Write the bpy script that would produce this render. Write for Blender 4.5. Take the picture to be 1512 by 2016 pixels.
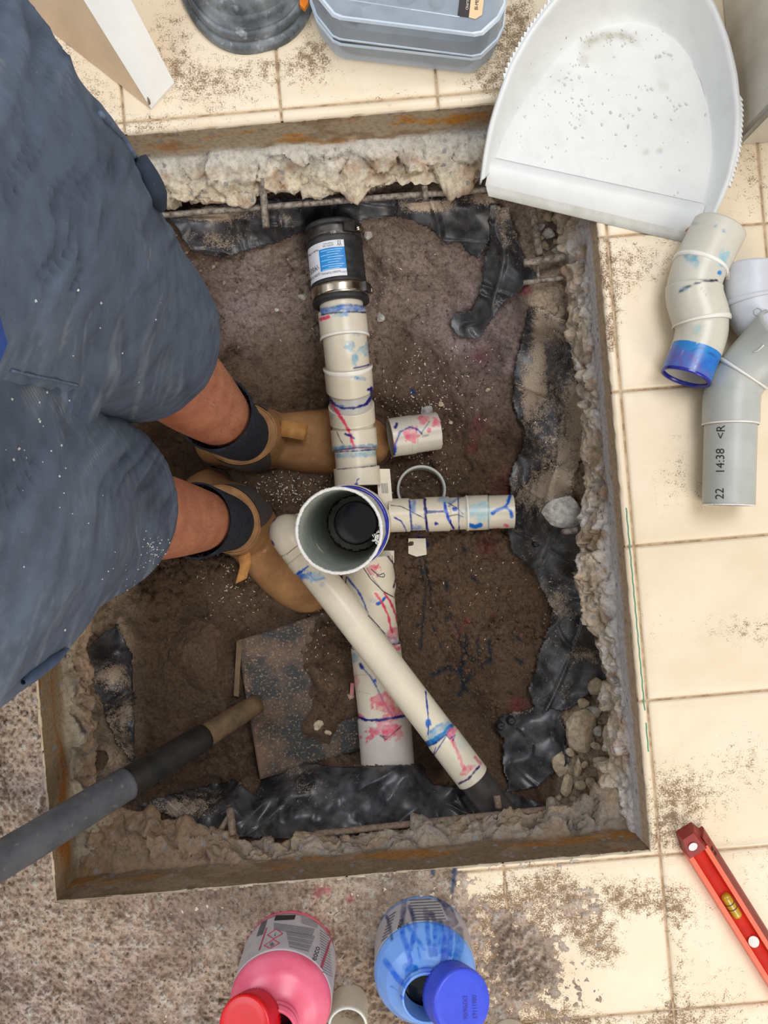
import bpy, bmesh, math, random
import numpy as np
from mathutils import Vector, Matrix
from mathutils.bvhtree import BVHTree

random.seed(7)
rng = np.random.default_rng(11)
for _o in list(bpy.data.objects):
    bpy.data.objects.remove(_o, do_unlink=True)
SC = bpy.context.scene
COL = SC.collection

# ------------------------------------------------------------------ camera
F, CX, CY, H = 1467.0, 756.0, 1008.0, 0.95      # focal length in pixels of the 1512x2016 frame, camera height
cam_d = bpy.data.cameras.new('camera')
cam_d.sensor_fit = 'VERTICAL'
cam_d.sensor_height = 36.0
cam_d.lens = 36.0 * F / 2016.0
cam_d.clip_start = 0.01
cam = bpy.data.objects.new('camera', cam_d)
COL.objects.link(cam)
cam.location = (0, 0, H)
cam.rotation_euler = (0, 0, 0)
SC.camera = cam

# ------------------------------------------------------------------ light
world = bpy.data.worlds.new('world')
SC.world = world
world.use_nodes = True
bg = world.node_tree.nodes['Background']
bg.inputs['Color'].default_value = (0.93, 0.96, 1.0, 1)
bg.inputs['Strength'].default_value = 0.46

def area_light(name, loc, target, size, size_y, power, color):
    l = bpy.data.lights.new(name, 'AREA')
    l.shape = 'RECTANGLE'; l.size = size; l.size_y = size_y
    l.energy = power; l.color = color
    o = bpy.data.objects.new(name, l); COL.objects.link(o)
    o.location = loc
    o.rotation_euler = (Vector(target) - Vector(loc)).to_track_quat('-Z', 'Y').to_euler()
    return o
# daylight from the doorway on the lower right, plus fill lights added above and on the left to brighten the hole
area_light('doorway_daylight', (1.3, -1.9, 2.0), (0.1, -0.1, -0.1), 1.5, 1.8, 40, (1.0, 0.90, 0.78))
area_light('overhead_fill', (0.55, 0.75, 2.35), (0.15, 0.15, -0.1), 1.1, 1.1, 30, (0.97, 0.98, 1.0))
area_light('left_fill', (-1.7, 0.2, 1.9), (0.2, 0.0, -0.1), 1.2, 1.0, 17, (0.90, 0.95, 1.0))

vs = SC.view_settings
vs.view_transform = 'Standard'
vs.look = 'None'
vs.exposure = 0.0
vs.gamma = 1.0
vs.use_curve_mapping = False

# ------------------------------------------------------------------ helpers
def P(px, py, z=0.0):
    d = H - z
    return np.array([(px - CX) * d / F, (CY - py) * d / F, z])

def PV(px, py, z):
    px = np.asarray(px, float); py = np.asarray(py, float); z = np.asarray(z, float) + 0 * px
    d = H - z
    return np.stack([(px - CX) * d / F, (CY - py) * d / F, z], -1)

def proj(v):
    v = np.asarray(v, float)
    d = H - v[..., 2]
    return v[..., 0] * F / d + CX, CY - v[..., 1] * F / d

def lin(c):
    c = np.asarray(c, float) / 255.0
    return np.where(c <= 0.04045, c / 12.92, ((c + 0.055) / 1.055) ** 2.4)

def L4(c):
    a = lin(c); return (float(a[0]), float(a[1]), float(a[2]), 1.0)

def _hash(i, j, k, seed):
    n = (i.astype(np.int64) * 374761393 + j.astype(np.int64) * 668265263 + k.astype(np.int64) * 1274126177 + seed * 974711) & 0xffffffff
    n = ((n ^ (n >> 13)) * 1274126177) & 0xffffffff
    n = ((n ^ (n >> 16)) * 2246822519) & 0xffffffff
    return ((n ^ (n >> 15)) & 0xffffff) / float(0xffffff)

def vnoise(x, y, z=0.0, seed=0):
    x = np.asarray(x, float); y = np.asarray(y, float) + 0 * x; z = np.asarray(z, float) + 0 * x
    i, j, k = np.floor(x), np.floor(y), np.floor(z)
    u, v, w = x - i, y - j, z - k
    u = u * u * (3 - 2 * u); v = v * v * (3 - 2 * v); w = w * w * (3 - 2 * w)
    r = 0
    for a in (0, 1):
        for b in (0, 1):
            for c in (0, 1):
                r = r + _hash(i + a, j + b, k + c, seed) * (u if a else 1 - u) * (v if b else 1 - v) * (w if c else 1 - w)
    return r * 2 - 1

def fbm(x, y, z=0.0, seed=0, octv=4, gain=0.5):
    r = 0; a = 1.0; f = 1.0; t = 0
    for o in range(octv):
        r = r + a * vnoise(np.asarray(x) * f, np.asarray(y) * f, np.asarray(z) * f, seed + o * 17)
        t += a; a *= gain; f *= 2.03
    return r / t

def cells2(x, y, scale, seed=0):
    q0, q1 = x / scale, y / scale
    b0, b1 = np.floor(q0), np.floor(q1)
    f1 = np.full(np.shape(x), 9.0); f2 = f1.copy(); rnd = np.zeros(np.shape(x)); tilt = rnd.copy()
    z0 = np.zeros(np.shape(x))
    for i in (-1, 0, 1):
        for j in (-1, 0, 1):
            c0, c1 = b0 + i, b1 + j
            h = [_hash(c0, c1, z0, seed + s) for s in (1, 2, 3, 4, 5)]
            d0 = q0 - c0 - h[0]; d1 = q1 - c1 - h[1]
            d = np.hypot(d0, d1); near = d < f1
            f2 = np.where(near, f1, np.minimum(f2, d)); rnd = np.where(near, h[2], rnd)
            tilt = np.where(near, d0 * (h[3] - .5) + d1 * (h[4] - .5), tilt); f1 = np.where(near, d, f1)
    return f1, f2, rnd, tilt

def cells(p, scale, seed=0):
    """cellular noise: facet-like chunks; returns F1, F2, random per cell, tilted facet height"""
    q = np.asarray(p, float) / scale
    b = np.floor(q)
    f1 = np.full(len(q), 9.0); f2 = np.full(len(q), 9.0); rnd = np.zeros(len(q)); tilt = np.zeros(len(q))
    for i in (-1, 0, 1):
        for j in (-1, 0, 1):
            for k in (-1, 0, 1):
                c0, c1, c2 = b[:, 0] + i, b[:, 1] + j, b[:, 2] + k
                h = [_hash(c0, c1, c2, seed + s) for s in (1, 2, 3, 4, 5, 6, 7)]
                d0 = q[:, 0] - c0 - h[0]; d1 = q[:, 1] - c1 - h[1]; d2 = q[:, 2] - c2 - h[2]
                d = np.sqrt(d0 * d0 + d1 * d1 + d2 * d2)
                near = d < f1
                f2 = np.where(near, f1, np.minimum(f2, d))
                rnd = np.where(near, h[3], rnd)
                tilt = np.where(near, d0 * (h[4] - .5) + d1 * (h[5] - .5) + d2 * (h[6] - .5), tilt)
                f1 = np.where(near, d, f1)
    return f1, f2, rnd, tilt

def smooth(a, b, x):
    t = np.clip((x - a) / (b - a), 0, 1)
    return t * t * (3 - 2 * t)

def mk(name, verts, faces, mat, parent=None, smooth_sh=True, cols=None, attrs=None):
    me = bpy.data.meshes.new(name)
    verts = np.asarray(verts, float).reshape(-1, 3)
    if isinstance(faces, np.ndarray):
        n, k = faces.shape
        me.vertices.add(len(verts)); me.vertices.foreach_set('co', verts.ravel())
        me.loops.add(n * k); me.loops.foreach_set('vertex_index', faces.astype(np.int32).ravel())
        me.polygons.add(n)
        me.polygons.foreach_set('loop_start', np.arange(0, n * k, k, dtype=np.int32))
        me.polygons.foreach_set('loop_total', np.full(n, k, dtype=np.int32))
    else:
        me.from_pydata([tuple(v) for v in verts], [], [tuple(int(i) for i in f) for f in faces])
    if cols is not None:
        ca = me.color_attributes.new('Col', 'FLOAT_COLOR', 'POINT')
        c4 = np.ones((len(verts), 4)); c4[:, :3] = cols
        ca.data.foreach_set('color', c4.ravel())
    if attrs:
        for k_, arr in attrs.items():
            at = me.attributes.new(k_, 'FLOAT', 'POINT')
            at.data.foreach_set('value', np.asarray(arr, float).ravel())
    me.update(calc_edges=True)
    me.validate()
    if smooth_sh:
        me.polygons.foreach_set('use_smooth', np.ones(len(me.polygons), dtype=bool))
    if mat is not None:
        me.materials.append(mat)
    o = bpy.data.objects.new(name, me)
    COL.objects.link(o)
    if parent is not None:
        o.parent = parent
        o.matrix_parent_inverse = parent.matrix_world.inverted()
    return o

def tag(o, label=None, cat=None, group=None, kind=None):
    if label: o['label'] = label
    if cat: o['category'] = cat
    if group: o['group'] = group
    if kind: o['kind'] = kind
    return o

def empty(name, loc, label=None, cat=None, group=None, kind=None):
    o = bpy.data.objects.new(name, None)
    COL.objects.link(o)
    o.empty_display_size = 0.05
    o.location = Vector([float(a) for a in loc])
    o.matrix_world = Matrix.Translation(o.location)
    return tag(o, label, cat, group, kind)

def grid_faces(r, c, wrap=False):
    i = np.arange(r - 1)[:, None]; j = np.arange(c if wrap else c - 1)[None, :]
    j2 = (j + 1) % c
    a = i * c + j; b = i * c + j2; d = (i + 1) * c + j; e = (i + 1) * c + j2
    return np.stack([a, b, e, d], -1).reshape(-1, 4)

class Path:
    """dense smoothed centre line with parallel transported frames"""
    def __init__(self, pts, w=0.0, up=(0, 0, 1), step=0.001):
        pts = np.asarray(pts, float)
        seg = np.linalg.norm(np.diff(pts, axis=0), axis=1)
        s = np.concatenate([[0], np.cumsum(seg)])
        n = max(8, int(s[-1] / step))
        q = np.linspace(0, s[-1], n)
        d = np.stack([np.interp(q, s, pts[:, k]) for k in range(3)], -1)
        if w > 0:
            k = max(1, int(w / (s[-1] / n) / 2))
            pre = d[0] + (d[0] - d[1]) * np.arange(k * 2, 0, -1)[:, None]
            post = d[-1] + (d[-1] - d[-2]) * np.arange(1, k * 2 + 1)[:, None]
            e = np.concatenate([pre, d, post])
            ker = np.ones(2 * k + 1) / (2 * k + 1)
            e = np.stack([np.convolve(e[:, c], ker, 'same') for c in range(3)], -1)
            d = e[2 * k:-2 * k]
        self.p = d
        sg = np.linalg.norm(np.diff(d, axis=0), axis=1)
        self.s = np.concatenate([[0], np.cumsum(sg)])
        self.L = self.s[-1]
        t = np.gradient(d, axis=0); t /= np.linalg.norm(t, axis=1)[:, None]
        self.t = t
        u = np.asarray(up, float); U = np.zeros_like(d)
        for i in range(len(d)):
            u = u - t[i] * np.dot(u, t[i]); u = u / np.linalg.norm(u); U[i] = u
        self.u = U
        self.b = np.cross(t, U)
    def at(self, s):
        s = np.asarray(s, float)
        g = lambda A: np.stack([np.interp(s, self.s, A[:, k]) for k in range(3)], -1)
        p, t, u, b = g(self.p), g(self.t), g(self.u), g(self.b)
        over = np.where(s > self.L, s - self.L, np.where(s < 0, s, 0))
        p = p + t * over[..., None]
        return p, t, u, b
    def s_of_px(self, px, py):
        x, y = proj(self.p)
        return float(self.s[np.argmin((x - px) ** 2 + (y - py) ** 2)])

def dens(prof, ds):
    out = [prof[0]]
    for a, b in zip(prof[:-1], prof[1:]):
        n = max(1, int(math.hypot(b[0] - a[0], b[1] - a[1]) / ds))
        for i in range(1, n + 1):
            out.append((a[0] + (b[0] - a[0]) * i / n, a[1] + (b[1] - a[1]) * i / n))
    return np.array(out)

def sweep(path, prof, n=64, ds=0.01):
    """surface of revolution along path; prof = [(s, r)]; returns verts, faces, centres"""
    pr = dens(prof, ds)
    p, t, u, b = path.at(pr[:, 0])
    a = np.linspace(0, 2 * np.pi, n, endpoint=False)
    dirs = u[:, None, :] * np.cos(a)[None, :, None] + b[:, None, :] * np.sin(a)[None, :, None]
    v = p[:, None, :] + dirs * pr[:, 1][:, None, None]
    c = np.repeat(p[:, None, :], n, 1)
    return v.reshape(-1, 3), grid_faces(len(pr), n, True), c.reshape(-1, 3)

def axis_path(a, b, up=None):
    a = np.asarray(a, float); b = np.asarray(b, float)
    t = b - a
    if up is None:
        up = (0, 0, 1) if abs(t[2]) < 0.9 * np.linalg.norm(t) else (0, 1, 0)
    return Path([a, b], up=up, step=max(0.002, np.linalg.norm(t) / 60))

def rod(name, a, b, r, mat, parent=None, n=12, caps=True, prof=None):
    pth = axis_path(a, b)
    L = pth.L
    pr = prof or [(0, 0.0001), (0, r), (L, r), (L, 0.0001)]
    v, f, c = sweep(pth, pr, n, ds=10)
    return mk(name, v, f, mat, parent, smooth_sh=True)

def px_path(lst, w=0.0, up=(0, 0, 1)):
    return Path([P(*q) for q in lst], w, up)

def seg_dist(x, y, pts):
    best = np.full(np.shape(x), 1e9)
    for (x0, y0), (x1, y1) in zip(pts[:-1], pts[1:]):
        dx, dy = x1 - x0, y1 - y0
        l2 = dx * dx + dy * dy + 1e-9
        t = np.clip(((x - x0) * dx + (y - y0) * dy) / l2, 0, 1)
        best = np.minimum(best, np.hypot(x - x0 - t * dx, y - y0 - t * dy))
    return best

def in_poly(x, y, poly):
    r = np.zeros(np.shape(x), bool)
    n = len(poly); j = n - 1
    for i in range(n):
        xi, yi = poly[i]; xj, yj = poly[j]
        c = ((yi > y) != (yj > y)) & (x < (xj - xi) * (y - yi) / (yj - yi + 1e-12) + xi)
        r ^= c; j = i
    return r

def paint(v, c, base, strokes, seed=3):
    """per-vertex colour of glue and primer marks; strokes are drawn where the photograph shows them on the surface"""
    x, y = proj(v)
    nrm = v - c
    face = np.sum(nrm * (np.array([0, 0, H]) - v), -1) > 0
    col = np.repeat(lin(base)[None, :], len(v), 0)
    for st in strokes:
        kind, pts, wd, cc = st[:4]
        soft = st[4] if len(st) > 4 else 1.0
        op = st[5] if len(st) > 5 else 1.0
        rough_ = st[6] if len(st) > 6 else 1.5
        if kind == 'line': rough_ = min(rough_, wd * .5)
        nx = vnoise(x / 6.0, y / 6.0, 0, seed) * rough_ + vnoise(x / 2.5, y / 2.5, 0, seed + 5) * rough_ * 0.5
        if kind == 'line':
            d = seg_dist(x, y, pts) + nx - wd
        elif kind == 'blob':
            (bx, by), (rx, ry, ang) = pts, wd
            ca, sa = math.cos(math.radians(ang)), math.sin(math.radians(ang))
            ux = (x - bx) * ca + (y - by) * sa; uy = -(x - bx) * sa + (y - by) * ca
            d = (np.hypot(ux / rx, uy / ry) - 1) * min(rx, ry) + nx * 1.3
        elif kind == 'poly':
            ins = in_poly(x + nx * 1.5, y + nx * 1.5, pts)
            d = np.where(ins, -2.0, 2.0)
        a = np.clip(0.5 - d / (2 * soft), 0, 1) * op * face
        if op < 0.99:
            a = a * np.clip(0.75 + 0.6 * fbm(x / 9, y / 9, 0, seed + 9), 0.15, 1.2)
        a = np.clip(a, 0, 1)
        col = col * (1 - a[:, None]) + lin(cc)[None, :] * a[:, None]
        seed += 1
    return col

def bvh_of(*objs):
    vs_, fs = [], []
    for o in objs:
        k = len(vs_)
        vs_ += [o.matrix_world @ v.co for v in o.data.vertices]
        fs += [[i + k for i in p.vertices] for p in o.data.polygons]
    return BVHTree.FromPolygons(vs_, fs)

CAMV = Vector((0, 0, H))
def cast(bvh, px, py, off=0.0004, fallback=None):
    q = P(px, py, 0.0)
    d = (Vector(q) - CAMV).normalized()
    loc, nrm, idx, dist = bvh.ray_cast(CAMV, d)
    if loc is None:
        return fallback
    if nrm.dot(d) > 0: nrm = -nrm
    return np.array(loc + nrm * off)

_font_cache = {}
def text_2d(s, fill=True):
    cu = bpy.data.curves.new('lettering', 'FONT')
    cu.body = s; cu.size = 1.0; cu.resolution_u = 3
    o = bpy.data.objects.new('lettering_tmp', cu)
    COL.objects.link(o)
    dg = bpy.context.evaluated_depsgraph_get()
    me = bpy.data.meshes.new_from_object(o.evaluated_get(dg))
    bm = bmesh.new(); bm.from_mesh(me)
    for _ in range(2):
        le = [e for e in bm.edges if e.calc_length() > 0.16]
        if le: bmesh.ops.subdivide_edges(bm, edges=le, cuts=2)
        bmesh.ops.triangulate(bm, faces=bm.faces[:])
    bm.verts.index_update()
    v = np.array([q.co[:] for q in bm.verts]) if len(bm.verts) else np.zeros((0, 3))
    f = [[q.index for q in p.verts] for p in bm.faces]
    bm.free()
    bpy.data.objects.remove(o); bpy.data.curves.remove(cu); bpy.data.meshes.remove(me)
    return v, f

def text_px(name, s, org, ang, size, bvh, mat, parent, off=0.0006, sx=1.0, flip=1, center=True, shear=0.0):
    """lettering laid on a surface: baseline direction ang (degrees in the photo, y down), cap height about 0.7*size px"""
    v, f = text_2d(s)
    if not len(v): return None
    x = v[:, 0] * sx; y = v[:, 1]
    if center:
        x = x - (x.min() + x.max()) / 2; y = y - (y.min() + y.max()) / 2
    x = x + shear * y
    ca, sa = math.cos(math.radians(ang)), math.sin(math.radians(ang))
    px = org[0] + size * (x * ca + y * sa * flip)
    py = org[1] + size * (x * sa - y * ca * flip)
    out = []; last = None
    for a, b in zip(px, py):
        q = cast(bvh, a, b, off)
        if q is None: q = last
        out.append(q); last = q if q is not None else last
    first = next((q for q in out if q is not None), None)
    if first is None: return None
    out = [first if q is None else q for q in out]
    return mk(name, out, f, mat, parent, smooth_sh=False)

def patch_px(name, quad, bvh, mat, parent, nx=16, ny=16, off=0.0004):
    (x0, y0), (x1, y1), (x2, y2), (x3, y3) = quad       # corners in order around
    v = []; last = None
    for j in range(ny + 1):
        for i in range(nx + 1):
            a, b = i / nx, j / ny
            px = (x0 * (1 - a) + x1 * a) * (1 - b) + (x3 * (1 - a) + x2 * a) * b
            py = (y0 * (1 - a) + y1 * a) * (1 - b) + (y3 * (1 - a) + y2 * a) * b
            q = cast(bvh, px, py, off)
            if q is None: q = last
            v.append(q); last = q
    first = next((q for q in v if q is not None), None)
    v = [first if q is None else q for q in v]
    return mk(name, v, grid_faces(ny + 1, nx + 1), mat, parent)

# ------------------------------------------------------------------ materials
def nd(nt, t, **kw):
    n = nt.nodes.new(t)
    for k, v in kw.items(): setattr(n, k, v)
    return n

def noise_node(nt, scale, detail=4.0, rough=0.6, sc3=None):
    g = nd(nt, 'ShaderNodeNewGeometry')
    vec = g.outputs['Position']
    if sc3:
        m = nd(nt, 'ShaderNodeMapping'); m.inputs['Scale'].default_value = sc3
        nt.links.new(vec, m.inputs['Vector']); vec = m.outputs['Vector']
    n = nd(nt, 'ShaderNodeTexNoise')
    n.inputs['Scale'].default_value = scale
    n.inputs['Detail'].default_value = detail
    n.inputs['Roughness'].default_value = rough
    nt.links.new(vec, n.inputs['Vector'])
    return n.outputs['Fac']

def mrange(nt, sock, a, b, lo=0.0, hi=1.0):
    m = nd(nt, 'ShaderNodeMapRange'); m.clamp = True
    m.inputs['From Min'].default_value = a; m.inputs['From Max'].default_value = b
    m.inputs['To Min'].default_value = lo; m.inputs['To Max'].default_value = hi
    nt.links.new(sock, m.inputs['Value'])
    return m.outputs['Result']

def math_(nt, op, a, b):
    m = nd(nt, 'ShaderNodeMath', operation=op)
    for i, q in enumerate((a, b)):
        if hasattr(q, 'is_output') or hasattr(q, 'links'): nt.links.new(q, m.inputs[i])
        else: m.inputs[i].default_value = q
    return m.outputs[0]

def mixc(nt, fac, a, b):
    m = nd(nt, 'ShaderNodeMix', data_type='RGBA')
    for q, idx in ((fac, 0), (a, 6), (b, 7)):
        if hasattr(q, 'links'): nt.links.new(q, m.inputs[idx])
        else: m.inputs[idx].default_value = q
    return m.outputs[2]

def mat(name, col=(200, 200, 200), rough=0.5, metal=0.0, col2=None, ns=60, nlo=0.4, nhi=0.65, ndet=4.0,
        col3=None, ns3=400, n3lo=0.5, n3hi=0.6, bump=0.0, bs=300, bdist=0.002, attr=False, dust=None, dustcol=(176, 156, 134),
        ds=300, spec=0.5, coat=0.0, trans=0.0, alpha=1.0, sss=0.0, sc3=None, rough2=None, emit=None, bsc3=None, vor=None):
    m = bpy.data.materials.new(name); m.use_nodes = True
    nt = m.node_tree
    bs_ = nt.nodes['Principled BSDF']
    if attr:
        at = nd(nt, 'ShaderNodeAttribute'); at.attribute_name = 'Col'
        base = at.outputs['Color']
    else:
        rgb = nd(nt, 'ShaderNodeRGB'); rgb.outputs[0].default_value = L4(col); base = rgb.outputs[0]
    if col2 is not None:
        n = noise_node(nt, ns, ndet, 0.6, sc3)
        f = mrange(nt, n, nlo, nhi)
        if attr and isinstance(col2, float):       # attribute shade variation
            mm = nd(nt, 'ShaderNodeMix', data_type='RGBA', blend_type='MULTIPLY')
            nt.links.new(f, mm.inputs[0]); nt.links.new(base, mm.inputs[6])
            mm.inputs[7].default_value = (col2, col2, col2, 1)
            base = mm.outputs[2]
        else:
            base = mixc(nt, f, base, L4(col2))
    if vor is not None:                              # scattered aggregate
        vs_, thr, vcol = vor
        g = nd(nt, 'ShaderNodeNewGeometry')
        vt = nd(nt, 'ShaderNodeTexVoronoi'); vt.inputs['Scale'].default_value = vs_
        nt.links.new(g.outputs['Position'], vt.inputs['Vector'])
        sp = nd(nt, 'ShaderNodeSeparateColor'); nt.links.new(vt.outputs['Color'], sp.inputs[0])
        f = mrange(nt, sp.outputs[0], thr, thr + 0.04)
        f2 = mrange(nt, vt.outputs['Distance'], 0.45, 0.35)
        base = mixc(nt, math_(nt, 'MULTIPLY', math_(nt, 'MULTIPLY', f, f2), 0.7), base, L4(vcol))
    if col3 is not None:
        n = noise_node(nt, ns3, 3.0, 0.65)
        f = mrange(nt, n, n3lo, n3hi)
        base = mixc(nt, f, base, L4(col3))
    rsock = None
    if dust is not None:
        da = nd(nt, 'ShaderNodeAttribute'); da.attribute_name = 'dust'
        n1 = noise_node(nt, ds, 5.0, 0.72)
        n2 = noise_node(nt, ds * 0.17, 3.0, 0.6)
        k = math_(nt, 'ADD', math_(nt, 'MULTIPLY', n1, 1.5), math_(nt, 'MULTIPLY', n2, 0.9))   # about 1.2 mean
        k = math_(nt, 'ADD', k, math_(nt, 'MULTIPLY', da.outputs['Fac'], 1.0))
        f = mrange(nt, k, 1.53, 1.53 + dust)
        nc = noise_node(nt, 900, 3.0, 0.7)
        dc = mixc(nt, mrange(nt, nc, 0.35, 0.65), L4(dustcol), L4(tuple(int(q * 0.72) for q in dustcol)))
        base = mixc(nt, f, base, dc)
        rr = nd(nt, 'ShaderNodeMix', data_type='FLOAT')
        nt.links.new(f, rr.inputs[0]); rr.inputs[2].default_value = rough; rr.inputs[3].default_value = 0.95
        rsock = rr.outputs[0]
    nt.links.new(base, bs_.inputs['Base Color'])
    if rsock is not None: nt.links.new(rsock, bs_.inputs['Roughness'])
    elif rough2 is not None:
        n = noise_node(nt, ns, 4.0, 0.6)
        nt.links.new(mrange(nt, n, 0.35, 0.65, rough, rough2), bs_.inputs['Roughness'])
    else: bs_.inputs['Roughness'].default_value = rough
    bs_.inputs['Metallic'].default_value = metal
    bs_.inputs['Specular IOR Level'].default_value = spec
    bs_.inputs['Coat Weight'].default_value = coat
    bs_.inputs['Transmission Weight'].default_value = trans
    bs_.inputs['Alpha'].default_value = alpha
    if sss > 0:
        bs_.inputs['Subsurface Weight'].default_value = sss
        bs_.inputs['Subsurface Radius'].default_value = (0.02, 0.008, 0.004)
        bs_.inputs['Subsurface Scale'].default_value = 0.3
    if bump > 0:
        b = nd(nt, 'ShaderNodeBump'); b.inputs['Strength'].default_value = bump; b.inputs['Distance'].default_value = bdist
        n = noise_node(nt, bs, 6.0, 0.65, bsc3)
        nt.links.new(n, b.inputs['Height'])
        nt.links.new(b.outputs['Normal'], bs_.inputs['Normal'])
    return m

M = {}
M['tile'] = mat('glazed_tile', (238, 221, 194), 0.42, col2=(230, 211, 180), ns=9, dust=0.22, dustcol=(160, 131, 102), ds=520, bump=0.1, bs=60, bdist=0.0015)
M['grout'] = mat('grout', (206, 182, 150), 0.95, col2=(160, 132, 102), ns=70, bump=0.6, bs=600)
M['wall_tile'] = mat('wall_tile', (206, 200, 186), 0.35, col2=(180, 172, 158), ns=14, sc3=(1, 1, 0.4))
M['concrete'] = mat('broken_concrete', attr=True, rough=0.93, col2=0.66, ns=170, nlo=0.45, nhi=0.7, ndet=8.0, bump=0.8, bs=380, bdist=0.004, vor=(120, 0.9, (140, 142, 146)))
M['soil'] = mat('brown_soil', attr=True, rough=0.97, col2=0.5, ns=210, nlo=0.42, nhi=0.68, ndet=9.0, bump=0.9, bs=300, bdist=0.006, col3=(186, 166, 146), ns3=620, n3lo=0.66, n3hi=0.74)
M['sand'] = mat('dry_sand', attr=True, rough=0.97, col2=0.72, ns=300, nlo=0.45, nhi=0.68, ndet=8.0, bump=1.0, bs=400, bdist=0.006)
M['plastic'] = mat('black_membrane', (38, 39, 42), 0.36, col2=(98, 98, 101), ns=30, nlo=0.42, nhi=0.75, ndet=10.0, dust=0.3, dustcol=(206, 184, 160), ds=460, bump=0.12, bs=50, bdist=0.003, spec=0.6)
M['rebar'] = mat('steel_rod', (158, 148, 136), 0.6, metal=0.35, col2=(94, 82, 70), ns=150, bump=0.4, bs=500)
M['rust'] = mat('rusty_steel', (112, 92, 78), 0.8, metal=0.2, col2=(140, 122, 104), ns=150, bump=0.5, bs=500)
M['rock'] = mat('broken_stone', (206, 188, 160), 0.95, col2=(168, 148, 122), ns=120, bump=0.7, bs=420, bdist=0.003, col3=(206, 196, 178), ns3=500, n3lo=0.62, n3hi=0.72)
M['rockgrey'] = mat('grey_stone', (200, 196, 188), 0.9, col2=(150, 146, 142), ns=110, bump=0.6, bs=420, bdist=0.003, col3=(214, 208, 196), ns3=300, n3lo=0.58, n3hi=0.7)
M['clod'] = mat('soil_clod', (104, 80, 60), 0.97, col2=(76, 58, 44), ns=160, bump=1.0, bs=420, bdist=0.004)
M['pvc'] = mat('cream_pvc', attr=True, rough=0.3, spec=0.5, col2=0.9, ns=25, nlo=0.35, nhi=0.7)
M['pvcplain'] = mat('cream_pvc_plain', (220, 210, 190), 0.32, col2=(208, 198, 178), ns=25)
M['pvcring'] = mat('white_ridge', (238, 234, 224), 0.35, col2=(228, 222, 210), ns=40)
M['pvcin'] = mat('pipe_bore', (196, 200, 190), 0.45, col2=(176, 180, 172), ns=60)
M['pvcdark'] = mat('dark_pipe', (66, 60, 58), 0.5, col2=(48, 42, 40), ns=40)
M['cutpvc'] = mat('sawn_pvc_edge', (244, 242, 236), 0.6, col2=(232, 230, 222), ns=300, bump=0.5, bs=800)
M['glueblue'] = mat('blue_glue', (34, 44, 160), 0.2, col2=(24, 30, 124), ns=80, spec=0.6)
M['gluedark'] = mat('dark_glue_string', (34, 40, 80), 0.3, col2=(26, 28, 50), ns=80)
M['rubber'] = mat('black_rubber', (32, 32, 33), 0.55, col2=(52, 51, 50), ns=60, bump=0.15, bs=250)
M['steel'] = mat('polished_band', (200, 188, 168), 0.22, metal=1.0, col2=(150, 140, 124), ns=50)
M['bandsteel'] = mat('dull_band', (92, 88, 86), 0.35, metal=0.7, col2=(60, 56, 54), ns=60)
M['label'] = mat('white_label', (226, 224, 228), 0.5, col2=(214, 212, 216), ns=60)
M['labelblue'] = mat('blue_label_print', (10, 134, 208), 0.4, col2=(20, 122, 196), ns=60)
M['ink'] = mat('black_ink', (36, 36, 40), 0.6, col2=(48, 48, 52), ns=90)
M['inkgrey'] = mat('grey_ink', (92, 92, 98), 0.6, col2=(104, 104, 110), ns=90)
M['inkpale'] = mat('pale_ink', (150, 205, 236), 0.6, col2=(170, 214, 240), ns=90)
M['inksilver'] = mat('etched_silver', (176, 172, 166), 0.4, metal=0.5, col2=(150, 146, 140), ns=90)
M['pinkchip'] = mat('pink_stained_pvc', (196, 132, 130), 0.6, col2=(176, 108, 110), ns=60)
M['inkred'] = mat('red_ink', (196, 60, 84), 0.6, col2=(180, 52, 76), ns=90)
M['skin'] = mat('skin', (186, 122, 90), 0.5, col2=(160, 96, 74), ns=30, nlo=0.35, nhi=0.7, bump=0.25, bs=260, bdist=0.001, sss=0.06)
M['hair'] = mat('leg_hair', (70, 46, 34), 0.6, col2=(52, 34, 26), ns=50)
M['denim'] = mat('navy_drill', attr=True, rough=0.92, col2=0.66, ns=45, nlo=0.4, nhi=0.7, ndet=8.0, bump=0.5, bs=1300, bdist=0.001, col3=(140, 146, 154), ns3=260, n3lo=0.66, n3hi=0.95)
M['seam'] = mat('navy_piping', (96, 108, 130), 0.85, col2=(74, 86, 108), ns=200)
M['shirt'] = mat('blue_shirt', (44, 72, 140), 0.9, col2=(36, 58, 118), ns=60, bump=0.3, bs=1200, bdist=0.0008)
M['sock'] = mat('navy_sock', (18, 20, 28), 0.98, col2=(38, 44, 60), ns=120, bump=0.9, bs=600, bdist=0.002, col3=(120, 120, 124), ns3=900, n3lo=0.72, n3hi=0.76, bsc3=(1, 1, 0.2))
M['leather'] = mat('tan_nubuck', (172, 126, 80), 0.85, col2=(134, 94, 58), ns=22, nlo=0.35, nhi=0.7, bump=0.25, bs=300, bdist=0.001, col3=(176, 138, 98), ns3=120, n3lo=0.6, n3hi=0.85)
M['tab'] = mat('tan_tab', (186, 132, 72), 0.7, col2=(170, 116, 60), ns=80)
M['elastic'] = mat('grey_elastic', (88, 80, 74), 0.95, col2=(74, 66, 62), ns=300, bump=0.5, bs=900, bdist=0.001)
M['sole'] = mat('boot_sole', (82, 56, 38), 0.9, col2=(60, 42, 30), ns=60)
M['shovel_grey'] = mat('grey_fibre_handle', (92, 94, 98), 0.42, col2=(74, 76, 80), ns=30, col3=(132, 126, 120), ns3=90, n3lo=0.62, n3hi=0.8, rough2=0.6)
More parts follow.
